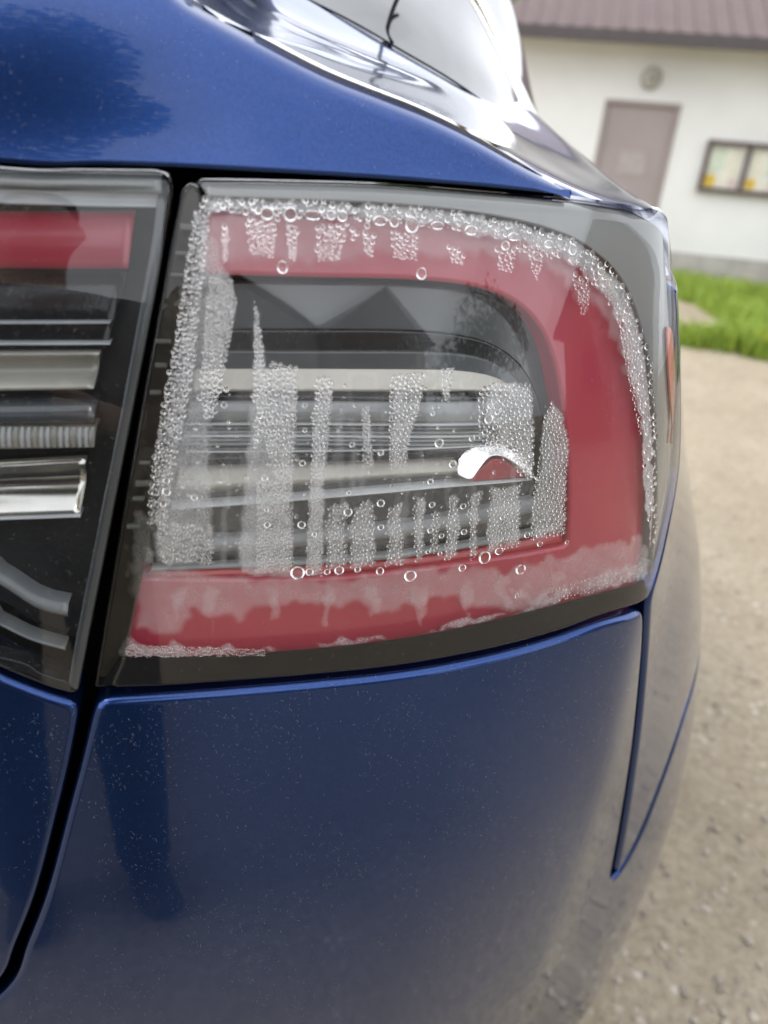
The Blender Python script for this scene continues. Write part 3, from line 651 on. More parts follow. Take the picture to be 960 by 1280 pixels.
loft('rear_window', [G0, Gm, G1], M['glass'], car, 50, 20)
G2 = rowpx([(480, -200, 1.26), (560, -120, 1.15), (600, -75, 1.12), (622, -35, 1.1), (636, 0, 1.08), (652, 55, 1.05), (664, 112, 1.02), (680, 170, .98)])
G3 = rowpx([(480, -190, 1.5), (560, -110, 1.4), (600, -65, 1.35), (620, -25, 1.3), (632, 10, 1.28), (648, 65, 1.25), (660, 122, 1.2), (676, 178, 1.15)])
loft('side_window', [G1+np.array([0, .004, 0]), G2, G3], M['glass'], car, 40, 14)
mb = MB(); mb.tube(resample(catmull(G1, .02), 40)-np.array([0, .004, -.002]), .0045, 8); mb.build('window_trim', M['chrome'], car, True)
mb = MB(); mb.tube(resample(catmull(G0, .02), 40)+np.array([0, -.001, .000]), .0009, 8); mb.build('window_seal', M['rubber'], car, True)

# underbody and lower black skirt, so that little light comes in beneath the car
V_ = [S(x, .13, .03) for x in np.linspace(-1.15, 2.3, 40)]; mb = MB()
mb.poly([np.array([p[0], p[1], .07]) for p in V_]+[np.array([-1.2, 2.4, .07])]); mb.build('underbody', M['rubber'], car)
mb = MB()
for a_, b_ in zip(V_[:-1], V_[1:]): mb.poly([np.array([a_[0], a_[1], .072]), np.array([b_[0], b_[1], .072]), b_, a_])
mb.build('lower_skirt', M['black_satin'], car, True)

mb = MB(); mb.tube(resample(catmull(np.array([at(512, -30, .77), at(496, 0, .75), at(487, 25, .733), at(484, 42, .722), at(490, 54, .71)]), .01), 20), .0022, 8); mb.build('glass_dark_line', M['rubber'], car, True)  # thin dark tube curving over the rear glass

t0 = S(np.linspace(-1.15, cz[0, 0]-.01, 12), np.interp(np.linspace(0, 1, 12), [0, .6, 1], [1.472, 1.468, 1.43]), .004)
loft('hatch_glass', [t0, t0+np.array([.02, .18, .045]), t0+np.array([.03, .45, .13]), t0+np.array([.03, .9, .22])], M['glass'], car, 30, 20)
# ================================================================== TAIL LAMP (outer, misted)
D_IN = .05
def shrink(P, g_): return P-loopn(P)*g_
lamp = panel('tail_lamp', shrink(LL, .004), M['black_satin'], car, d=D_IN, r=.002, wall=.03, grid=.02)
tag(lamp, 'clear tail lamp with red C-shaped guide, misted inside with droplets')
def lp(px, d): return sz_line(px, d)
# lens with black and clear borders
inner_left = [(152, 826), (182, 680), (204, 545), (224, 430), (240, 335), (250, 262), (262, 246)]
lens_loop = outline([lp(inner_left, 0)[::-1], np.vstack([lp([(152, 826)], 0), lp([(136, 861)], 0)]), np.vstack([lp([(136, 861)], 0), lp(lens_bot[1:], 0)]), side_sz, np.vstack([side_sz[-1:], lp(lens_top[::-1], 0)]), np.vstack([lp([(243, 224), (250, 235), (262, 246)], 0)])], .0025, 3)
_b = loopn(lens_loop); _r = .0025+.0065*smooth((_b[:, 1]-.5)/.4)*(lens_loop[:, 1] > 1.2)
for _ in range(10): _r = .25*np.roll(_r, 1)+.5*_r+.25*np.roll(_r, -1)
lens = panel('lens', lens_loop, M['lens'], lamp, r=_r, wall=.008, grid=.008, k=6)
# recessed clear flange along the gap, with clips
fl_l = outline([lp([(117, 861), (144, 700), (171, 540), (198, 390), (216, 290), (228, 236)], .004), lp([(228, 236), (242, 228), (256, 246)], .004), lp([(254, 250), (244, 335), (228, 430), (208, 545), (186, 680), (156, 826), (137, 860)], .004), lp([(137, 860), (117, 861)], .004)], .0025, 1)
panel('lens_flange', fl_l, M['edgeclear'], lamp, d=.004, r=.002, wall=.02, grid=.006)
fl_b = shrink(fl_l, .0015)
M['brownish'] = simple('brown_black_plastic', (.05, .042, .034), .3, var=.4, vs_=25, bmp=.3, bscale=90)
panel('flange_back', fl_b, M['brownish'], lamp, d=.012, r=.001, wall=.01, grid=.008)
for (x, y) in [(231, 318), (226, 345), (207, 428), (204, 458), (197, 492), (184, 580), (181, 606), (176, 625), (238, 285), (170, 660)]:
    q = lp([(x-3, y)], .004)[0]; p = S(q[0], q[1], .006); nr = SN(q[0], q[1]); t1 = np.cross([0, 0, 1], nr); t1 /= np.linalg.norm(t1); t2 = np.cross(nr, t1)
    mb = MB().box(p, (.0028+.0016*random.random(), .0016, .0008+.0008*random.random()), np.array([t1, nr, t2])); o = mb.build('clip', M['grey'], lamp)
    bv = o.modifiers.new('b', 'BEVEL'); bv.width = .0006; bv.segments = 2
# black border strip along the bottom, grey-green border along the top
bb_top = [(150, 822), (250, 822), (340, 817), (440, 808), (520, 797), (600, 781), (690, 759), (760, 741), (806, 725)]
bbot = [(124, 858), (200, 855), (300, 848), (400, 840), (500, 829), (600, 811), (700, 785), (760, 763), (808, 746)]
panel('bottom_border', outline([lp(bb_top, .004), lp([(806, 725), (808, 746)], .004), lp(bbot[::-1], .004), lp([(124, 858), (150, 822)], .004)], .0025, 1), M['rubber'], lamp, d=.004, r=.0008, wall=.0016, grid=.01)
tb_bot = [(262, 247), (350, 250), (480, 255), (600, 267), (690, 287), (745, 315), (785, 360), (808, 430), (819, 520), (822, 640), (814, 735)]
tb_top = [(248, 230), (350, 230), (480, 234), (600, 243), (725, 254), (790, 264)]
tb_side = side_sz[::-1][1:-1]-np.array([.004, 0])
M['greyborder'] = simple('grey_green_border', (.17, .18, .178), .25, var=.1, vs_=15, coat=.6)
panel('top_border', outline([lp(tb_top, .004), np.vstack([lp([(790, 264)], .004), tb_side]), np.vstack([tb_side[-1:], lp([(814, 735)], .004)]), lp(tb_bot[::-1], .004), lp([(262, 247), (248, 230)], .004)], .0025, 1), M['greyborder'], lamp, d=.0045, r=.0012, wall=.012, grid=.01)
# red C band: outer loop forward, inner edge rolled
o_top = [(258, 262), (360, 266), (480, 271), (590, 283), (680, 305), (735, 335), (775, 385), (796, 450), (806, 540), (808, 640), (806, 700), (800, 738)]
o_bot = [(800, 738), (690, 765), (600, 787), (520, 803), (440, 814), (340, 823), (250, 828), (152, 828)]
i_bot = [(170, 722), (280, 724), (400, 722), (500, 714), (600, 700), (700, 684)]
i_right = [(711, 676), (712, 600), (706, 520), (693, 450), (672, 405), (636, 374), (580, 357), (500, 350), (400, 348), (252, 344)]
red_loop = outline([lp(o_top, .014), lp(o_bot, .014), lp([(152, 828), (170, 722)], .014), lp(i_bot, .014), lp([(700, 684), (709, 682), (711, 676)], .014), lp(i_right, .014), lp([(252, 344), (258, 262)], .014)], .0025, 3)
panel('red_light_guide', red_loop, M['red'], lamp, d=.014, r=.003, wall=.03, grid=.01, k=5)
# inner bezel steps
b1 = outline([lp([(255, 350), (400, 352), (500, 354), (575, 361), (630, 378), (664, 408), (685, 455), (698, 520), (704, 600), (703, 672)], .030), lp([(703, 672), (600, 694), (500, 708), (400, 716), (280, 718), (172, 716)], .030), lp([(172, 716), (255, 350)], .030)], .0025, 2)
panel('bezel', b1, M['smoke'], lamp, d=.030, r=.002, wall=.02, grid=.012)
b2 = outline([lp([(250, 411), (480, 412), (570, 418), (620, 432), (655, 460), (676, 505), (684, 560), (684, 668)], .027), lp([(684, 668), (560, 692), (400, 707), (185, 712)], .027), lp([(185, 712), (250, 411)], .027)], .0025, 2)
panel('bezel_step', b2, M['black'], lamp, d=.027, r=.0016, wall=.012, grid=.012)
b3 = outline([lp([(245, 438), (480, 439), (560, 441), (610, 450), (645, 472), (663, 505), (668, 550), (668, 600)], .024), lp([(668, 600), (560, 609), (400, 624), (212, 640)], .024), lp([(212, 640), (245, 438)], .024)], .0025, 2)
panel('reflector_tray', b3, M['smoke'], lamp, d=.024, r=.0012, wall=.012, grid=.012)
dd = .021
def bowl(D): return lambda v: D*sin(pi*v)
def hump(D): return lambda v: -D*sin(pi*v)
ribbon('upper_reflector', [(246, 456), (400, 456), (540, 457), (600, 462), (632, 474), (643, 487)], [(242, 489), (400, 489), (540, 489), (600, 489), (632, 489), (643, 490)], M['satin'], lamp, .0195, lambda v: .006*(1-v), close=.012)
ribbon('groove', [(240, 491), (400, 491), (636, 491)], [(238, 501), (400, 501), (622, 501)], M['black'], lamp, .0205, bowl(.002), nv=6)
ribbon('ribbed_lens', [(238, 503), (400, 503), (618, 503)], [(234, 526), (400, 526), (614, 526)], M['grey'], lamp, .0185, hump(.002), close=.006)
for k, (y, m_) in enumerate([(528, 'palegrey'), (533, 'smoke'), (538, 'grey'), (543, 'palegrey'), (548, 'grey'), (553, 'grey'), (559, 'smoke')]):
    ribbon('rib', [(233-k, y), (400, y), (612, y-.5)], [(232-k, y+4), (400, y+4), (612, y+3.5)], M[m_], lamp, .0195, hump(.0012), nv=5, close=.003)
ribbon('light_guide_edge', [(232, 564), (400, 563), (620, 555)], [(232, 566), (400, 565), (620, 557)], M['palegrey'], lamp, .0185, hump(.0006), nv=3, close=.004)
ribbon('black_shelf', [(230, 567), (400, 566), (600, 560)], [(228, 582), (400, 577), (585, 570)], M['black'], lamp, .0205, bowl(.003), nv=6)  # recessed strip of black plastic above the lower reflector
ribbon('lower_reflector', [(226, 584), (400, 579), (520, 574), (660, 566)], [(216, 633), (400, 618), (520, 608), (662, 597)], M['satin'], lamp, .0175, lambda v: .007*(1-smooth(v/.55))+.009*smooth((v-.5)/.5), nv=24, close=.01)
ribbon('reflector_lip', [(214, 634), (340, 625), (460, 615), (560, 606), (664, 598)], [(214, 637.5), (340, 628.5), (460, 618.5), (560, 609.5), (664, 600)], M['palegrey'], lamp, .0155, hump(.0012), nv=6, close=.008)
td = outline([lp([(571, 593), (576, 577), (592, 564), (613, 556), (640, 563), (656, 578), (668, 599)], .014), lp([(668, 599), (648, 583), (630, 573), (614, 574), (600, 586), (586, 598), (571, 593)], .014)], .0012, 2)
_zc = td[:, 1].mean()
cup = panel('reflector_cup', td, M['mirror'], lamp, d=.015, r=.001, wall=.012, grid=.003, dfun=lambda s_, z_: (z_-_zc)*.42)
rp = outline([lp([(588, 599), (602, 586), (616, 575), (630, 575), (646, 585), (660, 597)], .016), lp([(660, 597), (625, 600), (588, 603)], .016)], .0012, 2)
panel('painted_red_reflection', rp, M['darkred'], lamp, d=.0165, r=.001, wall=.008, grid=.004)  # dark red patch standing in for the red reflection in the cup
ribbon('lower_grey_bar', [(262, 671), (340, 668), (480, 656), (600, 636), (668, 622)], [(262, 690), (340, 686), (480, 674), (600, 655), (668, 640)], M['grey'], lamp, .022, hump(.003), close=.006)
ribbon('lower_edge_bar', [(190, 708), (340, 702), (480, 693), (600, 676), (694, 657)], [(188, 714), (340, 709), (480, 700), (600, 683), (694, 664)], M['grey'], lamp, .020, hump(.0012), close=.004)
ribbon('lower_red_edge', [(186, 715), (340, 710), (480, 702), (600, 686), (700, 666)], [(176, 721), (340, 721), (480, 714), (600, 699), (704, 680)], M['darkred'], lamp, .019, hump(.0015), close=.006)
# side marker on the lens flank
mk = outline([np.vstack([[[.244, 1.205]], lp([(828, 412), (831, 480), (835, 538)], .006)]), np.vstack([lp([(835, 538)], .006), [[.258, 1.125], [.262, 1.17], [.244, 1.205]]])], .0025, 1)
panel('side_marker', mk, M['orange'], lamp, d=.0025, r=.0005, wall=.0012, grid=.008)

# ---------------- condensation: mist film (fields), fine beads, single drops
FD, BD = .0062, .0022            # depth of film and of bead bases behind the lens face
def jag(P, amp, step=4.):
    P = np.asarray(P, float); Q = resample(np.vstack([P, P[:1]]), max(8, int(np.linalg.norm(np.diff(np.vstack([P, P[:1]]), axis=0), axis=1).sum()/step)))[:-1]
    n = rng.normal(size=(len(Q), 2)); n = .5*n+.25*np.roll(n, 1, 0)+.25*np.roll(n, -1, 0)
    wob = np.stack([vnoise(Q[:, 0], Q[:, 1], .05, 21)-.5+.6*(vnoise(Q[:, 0], Q[:, 1], .13, 22)-.5), vnoise(Q[:, 0], Q[:, 1], .07, 23)-.5], 1)
    return Q+n*amp*1.3+wob*np.array([7., 9.])*min(1.4, .5+amp*.4)
films = [  # polygon in picture points, density, jag
 ([(256, 268), (288, 345), (296, 382), (285, 430), (264, 525), (262, 600), (271, 660), (266, 705), (196, 705), (190, 640), (205, 560), (222, 460), (240, 350)], .42, 1.5),
 ([(318, 374), (323, 395), (338, 460), (372, 462), (369, 520), (364, 600), (367, 722), (300, 716), (300, 640), (304, 590), (312, 530), (318, 470), (317, 420)], .5, 1.),
 ([(397, 472), (415, 472), (412, 530), (406, 600), (406, 650), (403, 722), (381, 718), (385, 640), (388, 580), (391, 520)], .46, 1.),
 ([(418, 520), (430, 500), (430, 560), (425, 580), (412, 585)], .22, 1.), ([(453, 510), (462, 508), (467, 585), (455, 585), (452, 545)], .5, 1.),
 ([(490, 470), (532, 465), (528, 500), (512, 545), (508, 585), (488, 585), (488, 520)], .5, 1.), ([(553, 462), (567, 460), (561, 503), (555, 495)], .45, 1.),
 ([(524, 545), (529, 560), (530, 588), (525, 590)], .35, .8), ([(600, 495), (613, 478), (664, 480), (668, 540), (666, 600), (650, 592), (640, 565), (618, 556), (622, 530), (606, 530)], .5, 1.5),
 ([(690, 503), (701, 520), (711, 548), (709, 600), (706, 668), (664, 674), (668, 620), (674, 580), (682, 520)], .46, 1.5),
 ([(411, 634), (434, 631), (432, 712), (408, 712)], .30, 1.), ([(440, 632), (469, 628), (468, 706), (440, 710)], .42, 1.), ([(486, 640), (505, 628), (503, 703), (483, 706)], .42, 1.), ([(519, 625), (531, 622), (528, 702), (520, 704)], .5, .8),
 ([(562, 622), (575, 620), (573, 696), (556, 700), (560, 660)], .46, 1.), ([(590, 618), (602, 616), (597, 694), (588, 696)], .5, .8), ([(613, 612), (650, 606), (650, 682), (612, 690)], .48, 1.2), ([(540, 640), (548, 640), (546, 690), (540, 690)], .2, 1.),
 ([(163, 704), (300, 716), (400, 722), (480, 716), (600, 706), (640, 715), (660, 700), (720, 690), (808, 668), (812, 722), (700, 752), (640, 768), (600, 760), (560, 752), (520, 760), (470, 772), (440, 757), (400, 762), (330, 760), (300, 778), (240, 770), (230, 795), (168, 795)], .42, 2.),
 ([(158, 800), (186, 808), (215, 802), (240, 812), (272, 808), (300, 815), (345, 812), (350, 817), (300, 821), (240, 823), (152, 822)], .40, 3.), ([(395, 806), (440, 798), (478, 796), (478, 803), (400, 813)], .4, 1.5), ([(530, 790), (560, 778), (610, 770), (640, 768), (690, 752), (690, 757), (610, 777), (540, 795)], .45, 2.),
 ([(690, 742), (760, 715), (806, 700), (810, 722), (760, 742), (660, 765), (640, 740)], .45, 3.), ([(165, 640), (188, 640), (195, 690), (190, 712), (168, 712)], .35, 2.),
]
band_mid = catmull([(252, 256), (330, 258), (420, 262), (520, 270), (600, 282), (680, 300), (735, 328), (775, 375), (798, 440), (810, 520), (815, 600), (819, 690)], 6)
bw = np.interp(np.linspace(0, 1, len(band_mid)), [0, .4, .62, .75, 1], [9, 12, 15, 13, 4])
tn = np.gradient(band_mid, axis=0); tn /= np.linalg.norm(tn, axis=1, keepdims=True); bnm = np.stack([-tn[:, 1], tn[:, 0]], 1)
band_poly = np.vstack([band_mid-bnm*bw[:, None], (band_mid+bnm*bw[:, None])[::-1]])
films.append((band_poly, .72, 1.5)); films.append(([(255, 262), (480, 268), (600, 285), (700, 312), (775, 380), (800, 480), (790, 480), (760, 400), (690, 340), (600, 322), (420, 330), (256, 335)], .34, 3.))
films.append(([(204, 520), (262, 530), (300, 470), (420, 472), (600, 500), (664, 560), (662, 600), (680, 660), (420, 705), (205, 705)], .17, 3.))
SOFT = ((163, 704), (690, 742), (255, 262), (204, 520))
for k in range(26):                                       # faint soft runs between the streaks
    x0 = 225+k*17.5+rng.random()*10; y0 = 470+110*rng.random(); y1 = min(705, y0+60+150*rng.random()); w0 = 3+5*rng.random(); dx = -6+8*rng.random()
    films.append(([(x0, y0), (x0+w0*.6, y0+12), (x0+w0+dx*.5, (y0+y1)/2), (x0+w0+dx, y1), (x0+dx-w0*.4, y1+3), (x0-w0*.5+dx*.5, (y0+y1)/2)], .12+.14*rng.random(), 1.))
for k in range(9):
    x0 = 190+k*62+rng.random()*30; y0 = np.interp(x0, [150, 480, 800], [735, 735, 700]); films.append(([(x0, y0), (x0+14, y0+4), (x0+11, y0+30+20*rng.random()), (x0+4, y0+44+25*rng.random()), (x0-3, y0+20)], .22, 2.))
Vs = []; Ts = []; Ds = []; Sp = []; o_ = 0
for P, den, jg in films:
    P = [tuple(p) for p in P]
    Q = jag(P, jg); q = inv(Q, FD)
    if (q[:, 0]*np.roll(q[:, 1], -1)-q[:, 1]*np.roll(q[:, 0], -1)).sum() < 0: q = q[::-1]
    FD2 = FD+.00006*len(Vs)
    v, f, _ = fill(q, .0016); Vs.append(S(v[:, 0], v[:, 1], FD2)); t_ = [g_ for g_ in f if len(g_) == 3]; Ts.append(np.array(t_)+o_); o_ += len(v)
    Ds.append(np.full(len(v), den)*smooth(mindist(q, v)/(.0045 if P[0] in SOFT else .0028)*(1. if P[0] in SOFT else .8)+(0. if P[0] in SOFT else .2))); Sp.append(np.full(len(v), .25 if P[0] in SOFT else 1.))
me = bigmesh('condensation_mist', np.vstack(Vs), np.vstack(Ts)); at_ = me.attributes.new('dens', 'FLOAT', 'POINT'); at_.data.foreach_set('value', np.concatenate(Ds).astype(np.float32))
at_ = me.attributes.new('speck', 'FLOAT', 'POINT'); at_.data.foreach_set('value', np.concatenate(Sp).astype(np.float32))
mist = obj('condensation_mist', me, M['film'], lamp); tag(mist, 'milky mist in vertical streaks inside the lens', kind='stuff')

class Darts:
    def __init__(s, cell=12): s.c = cell; s.g = {}
    def ok(s, x, y, r, pad):
        i, j = int(x//s.c), int(y//s.c)
        for a in (i-1, i, i+1):
            for b in (j-1, j, j+1):
                for (u, v, q) in s.g.get((a, b), ()):
                    if (u-x)**2+(v-y)**2 < ((r+q)*pad)**2: return False
        return True
    def add(s, x, y, r): s.g.setdefault((int(x//s.c), int(y//s.c)), []).append((x, y, r))
darts = Darts()
singles = [(334,267,9,8),(363,268,9,9),(391,269,12,6),(414,269,6,6),(428,270,7,7),(475,276,9,6),(290,262,5,4),(350,258,4,4),(347,273,4,4),(353,334,7,8),(365,286,4.5,4.5),(368,301,3.5,3.5),(459,282,4,4),(493,277,6,7),(515,281,9,10),(547,282,9,5),(589,288,9,6),(642,296,8,5),(632,307,6,6),(686,305,7,5),(716,312,6,7),(527,342,7,7.5),
 (337,524,4,4),(280,506,4,4),(381,507,3,3),(397,562,3,3),(440,556,3.5,3.5),(378,579,4,4),(331,598,4,4),(377,656,5,5),(435,640,5.5,5.5),(334,656,4,4),(243,622,4,4),(208,615,5,5),(208,601,4,4),(283,486,4,4),(393,668,3,3),(436,616,3,3),(372,716,9,9),(387,715,5,5),(409,715,4,4),(424,713,6,6),(447,712,4,4),(381,538,3,3),(333,637,3,3),
 (549,554,6,6),(476,566,4,4),(566,580,5,5),(538,602,4,4),(476,629,5,5),(540,631,4,4),(579,633,4,4),(476,659,4,4),(538,663,4,4),(552,670,3.5,3.5),(580,665,4,4),(659,669,4,4),(628,647,3.5,3.5),(673,669,3.5,3.5),(606,697,8,9),(624,689,6,5),(578,710,5,5),(513,720,8,8),(475,714,5,5.5),(651,712,7,7),(675,680,4,4),(541,517,3,3),(516,508,4,4),(611,524,6,6),(606,515,4,4),(606,540,4,4),(590,548,4,4),(664,569,4,4),(709,678,3,3),(584,583,3,3),(550,692,3,3),(535,690,3,3),(646,745,2.5,4),(250,497,4,4),(258,520,3.5,3.5),(204,629,4,5),(397,312,4,4),(408,298,4,4),(418,306,3.5,3.5),(403,284,3.5,3.5),(664,318,3.5,3.5),(613,507,4,4),(622,515,4,4),(619,534,4,4)]
def drop_mesh(nseg, nring, contact=1.25):
    V = [(0, 0, 0)]; Fc = []; V2 = []
    sp = [];  c = contact                                      # spherical cap with contact angle c (rad), rim radius 1
    Rr = 1/sin(c)
    for k in range(nring+1):
        th = c*(1-k/nring); sp.append((Rr*sin(th), Rr*(cos(th)-cos(c))))
    for (rr, h) in sp[:-1]:
        for i in range(nseg): V2.append((rr*cos(2*pi*i/nseg), rr*sin(2*pi*i/nseg), h))
    V2.append((0, 0, sp[-1][1])); top = len(V2)-1
    for k in range(nring-1):
        for i in range(nseg): a = k*nseg+i; b = k*nseg+(i+1) % nseg; Fc.append([a, b, b+nseg]); Fc.append([a, b+nseg, a+nseg])
    for i in range(nseg): Fc.append([(nring-1)*nseg+i, (nring-1)*nseg+(i+1) % nseg, top])
    base = len(V2)                                             # flat foot with its own rim so that its shading stays flat
    for i in range(nseg): V2.append((cos(2*pi*i/nseg), sin(2*pi*i/nseg), 0.))
    for i in range(1, nseg-1): Fc.append([base, base+i+1, base+i])
    return np.array(V2), np.array(Fc)
def drop_frame(q, d):
    p = S(q[:, 0], q[:, 1], d); n = SN(q[:, 0], q[:, 1]); t1 = np.cross([0, 0, 1.], n); t1 /= np.linalg.norm(t1, axis=1, keepdims=True); t2 = np.cross(n, t1); return p, n, t1, t2
BV, BT = drop_mesh(28, 9, 1.5); bdm = bigmesh('water_droplet', BV, BT); bdm.materials.append(M['water'])
q = inv([(x, y) for x, y, _, _ in singles], BD); p, n_, t1, t2 = drop_frame(q, BD); dist = (p-CO)@cf
for k, (x, y, rx, ry) in enumerate(singles):
    sx, sy = rx*dist[k]/FPX, ry*dist[k]/FPX; o = obj('water_droplet', bdm, None, lamp)
    mw = Matrix((t1[k]*sx, t2[k]*sy, -n_[k]*min(sx, sy)*.95)).transposed().to_4x4(); mw.translation = p[k]; o.matrix_world = mw
    if mw.to_3x3().determinant() < 0: mw = Matrix((-t1[k]*sx, t2[k]*sy, -n_[k]*min(sx, sy)*.95)).transposed().to_4x4(); mw.translation = p[k]; o.matrix_world = mw
    darts.add(x, y, max(rx, ry))
beads = []
def sprinkle(P, n, rmin, rmax, pad=.99, power=2.2, gradient=None):
    P = np.asarray(P, float); lo, hi = P.min(0), P.max(0); c = lo+(hi-lo)*rng.random((n, 2)); c = c[inside(P, c)]
    r = rmin+(rmax-rmin)*rng.random(len(c))**power
    if gradient is not None: r = r*np.interp(c[:, 1], gradient[0], gradient[1])
    for i in np.argsort(-r):
        x, y = c[i]
        if darts.ok(x, y, r[i], pad): darts.add(x, y, r[i]); beads.append((x, y, r[i]))
A_ = [(243, 262), (262, 262), (256, 330), (248, 400), (240, 470), (226, 540), (214, 600), (208, 655), (185, 655), (190, 580), (201, 520), (216, 440), (229, 360)]
sprinkle(A_, 9000, 1.2, 3.2, gradient=([260, 480, 560, 650], [.7, 1., 1., .8]))
sprinkle([(262, 345), (290, 350), (296, 380), (284, 440), (276, 480), (267, 522), (256, 520), (252, 470), (256, 400)], 4800, 1.0, 2.9, gradient=([340, 430, 480, 520], [.5, .7, 1.1, 1.1]))
sprinkle([(318, 374), (323, 395), (330, 450), (326, 500), (318, 500), (318, 420)], 900, .9, 2.6, gradient=([370, 420, 500], [.5, .8, 1.2]))
sprinkle([(340, 452), (372, 460), (370, 520), (366, 600), (345, 600), (330, 540), (318, 560), (320, 490)], 5000, 1.1, 2.7, gradient=([450, 520, 600], [1., 1.2, .7]))
sprinkle([(322, 600), (366, 600), (367, 715), (320, 715)], 3200, .8, 2.0)
sprinkle([(397, 472), (415, 472), (412, 530), (405, 600), (390, 600), (391, 520)], 2600, 1.1, 2.6, gradient=([470, 560, 600], [1.1, 1, .6]))
sprinkle([(388, 600), (405, 600), (403, 720), (383, 718)], 1500, .7, 1.7)
sprinkle([(453, 510), (462, 508), (467, 585), (455, 585)], 600, .8, 2.); sprinkle([(490, 470), (532, 465), (528, 500), (512, 545), (508, 585), (488, 585), (488, 520)], 4300, 1.1, 2.7, gradient=([465, 540, 585], [1.1, .9, .6]))
sprinkle([(553, 462), (567, 460), (561, 503), (555, 495)], 700, .9, 2.2); sprinkle([(600, 488), (613, 478), (664, 480), (668, 540), (666, 600), (650, 592), (640, 565), (612, 560), (600, 548)], 6000, 1.1, 2.9)
sprinkle([(690, 503), (701, 520), (711, 548), (709, 600), (706, 668), (664, 674), (668, 620), (674, 580), (682, 520)], 9000, 1.0, 2.4)
for (P, den, jg) in films[10:18]: sprinkle(jag(P, 1.), 700, 1., 2.3)
sprinkle([(613, 612), (650, 606), (650, 682), (612, 690)], 3500, .8, 2.2)
for P in ([(308, 272), (346, 274), (342, 322), (312, 318)], [(359, 280), (372, 282), (370, 326), (361, 322)], [(395, 283), (434, 280), (424, 324), (398, 326)], [(455, 290), (469, 294), (465, 320), (457, 315)], [(490, 288), (523, 292), (520, 326), (492, 322)], [(560, 305), (580, 315), (578, 331), (565, 327)], [(621, 310), (646, 312), (640, 340), (625, 336)], [(662, 310), (681, 318), (672, 350), (665, 335)], [(716, 342), (738, 344), (736, 388), (728, 396), (722, 370)], [(278, 282), (285, 282), (284, 325), (279, 328)], [(646, 302), (680, 312), (690, 322), (640, 312)], [(440, 286), (447, 287), (445, 300), (441, 300)]):
    sprinkle(P, 700, 1.2, 3.2, gradient=([P[0][1], P[0][1]+45], [1.1, .5]))
sprinkle(band_poly, 13000, 1.1, 4.2, pad=.85, power=2.5)
sprinkle([(770, 385), (790, 400), (806, 470), (812, 540), (800, 545), (786, 470)], 4000, .8, 2.2); sprinkle([(196, 655), (264, 655), (266, 705), (200, 702)], 900, 1., 2.6); sprinkle([(160, 806), (330, 812), (332, 820), (156, 821)], 1500, .7, 1.8)
sprinkle([(204, 480), (690, 480), (700, 670), (205, 690)], 260, .9, 2.4); sprinkle([(690, 735), (806, 705), (808, 722), (690, 755)], 700, .7, 1.6)
bd = np.array(beads); q = inv(bd[:, :2], BD); p, n_, t1, t2 = drop_frame(q, BD); sc = bd[:, 2]*((p-CO)@cf)/FPX
SV, ST = drop_mesh(9, 3, 1.44); el = (1+.25*rng.random(len(bd)))[:, None, None]
V = p[:, None]+sc[:, None, None]*(SV[None, :, 0:1]*t1[:, None]+SV[None, :, 1:2]*el*t2[:, None]-SV[None, :, 2:3]*.95*n_[:, None])
T = (np.arange(len(bd))[:, None, None]*len(SV)+ST[None][:, :, ::-1]).reshape(-1, 3)
o = obj('condensation_beads', bigmesh('condensation_beads', V.reshape(-1, 3), T), M['water'], lamp); tag(o, 'tiny water beads packed inside the lens', kind='stuff')
print('beads', len(bd), 'tris', len(T))

# ================================================================== INNER LAMP (on the tailgate, clear and dry)
lamp2 = panel('tail_lamp', shrink(IL, .003), M['black_satin'], car, d=.045, r=.002, wall=.02, grid=.02)
tag(lamp2, 'dry inner tail lamp on the tailgate at the left edge of the picture')
_b = loopn(IL); _r = .004+.005*smooth((_b[:, 1]-.5)/.4)*(IL[:, 1] > 1.2)
for _ in range(10): _r = .25*np.roll(_r, 1)+.5*_r+.25*np.roll(_r, -1)
panel('lens', IL, M['lens_smoke'], lamp2, r=_r, wall=.01, grid=.008, k=6)
def lp2(px, d, left=None):
    q = lp(px, d); return q
def strip2(name, top, bot, mat, d, prof, **k): return ribbon(name, top, bot, mat, lamp2, d, prof, nu=60, **({'extend': -.41} | k))
strip2('top_border', [(-90, 214), (0, 215), (120, 217), (202, 219)], [(-90, 232), (0, 235), (120, 239), (202, 242)], M['greyborder'], .006, hump(.001), nv=5, close=.01)
strip2('pale_reflection_strip', [(-90, 233), (0, 236), (120, 240), (198, 242)], [(-90, 250), (0, 254), (120, 258), (196, 259)], M['palegrey'], .008, bowl(.002), nv=6, close=.01)  # pale colour stands in for the light reflection along the lamp top
strip2('red_light_guide', [(-90, 263), (0, 266), (90, 266), (169, 265)], [(-90, 334), (0, 335), (90, 336), (160, 336)], M['red'], .014, hump(.002), nv=8, close=.012)
strip2('trim_line', [(-90, 402.5), (0, 403), (138, 402.5)], [(-90, 404.5), (0, 405), (138, 404.5)], M['palegrey'], .022, hump(.0006), nv=3, close=.01)
strip2('trim_line', [(-90, 429), (0, 429.5), (138, 429)], [(-90, 431), (0, 431.5), (138, 431)], M['palegrey'], .022, hump(.0006), nv=3, close=.01)
strip2('bezel', [(-90, 338), (0, 339), (160, 339)], [(-90, 438), (0, 439), (132, 440)], M['black'], .030, hump(.003), nv=8, close=.01)
strip2('upper_reflector', [(-90, 444), (0, 444), (124, 443)], [(-90, 487), (0, 488), (117, 486)], M['satin'], .020, bowl(.008), nv=12, close=.014)
strip2('shelf', [(-90, 503), (0, 504), (122, 502)], [(-90, 530), (0, 531), (118, 530)], M['smoke'], .022, hump(.005), nv=8, close=.014)
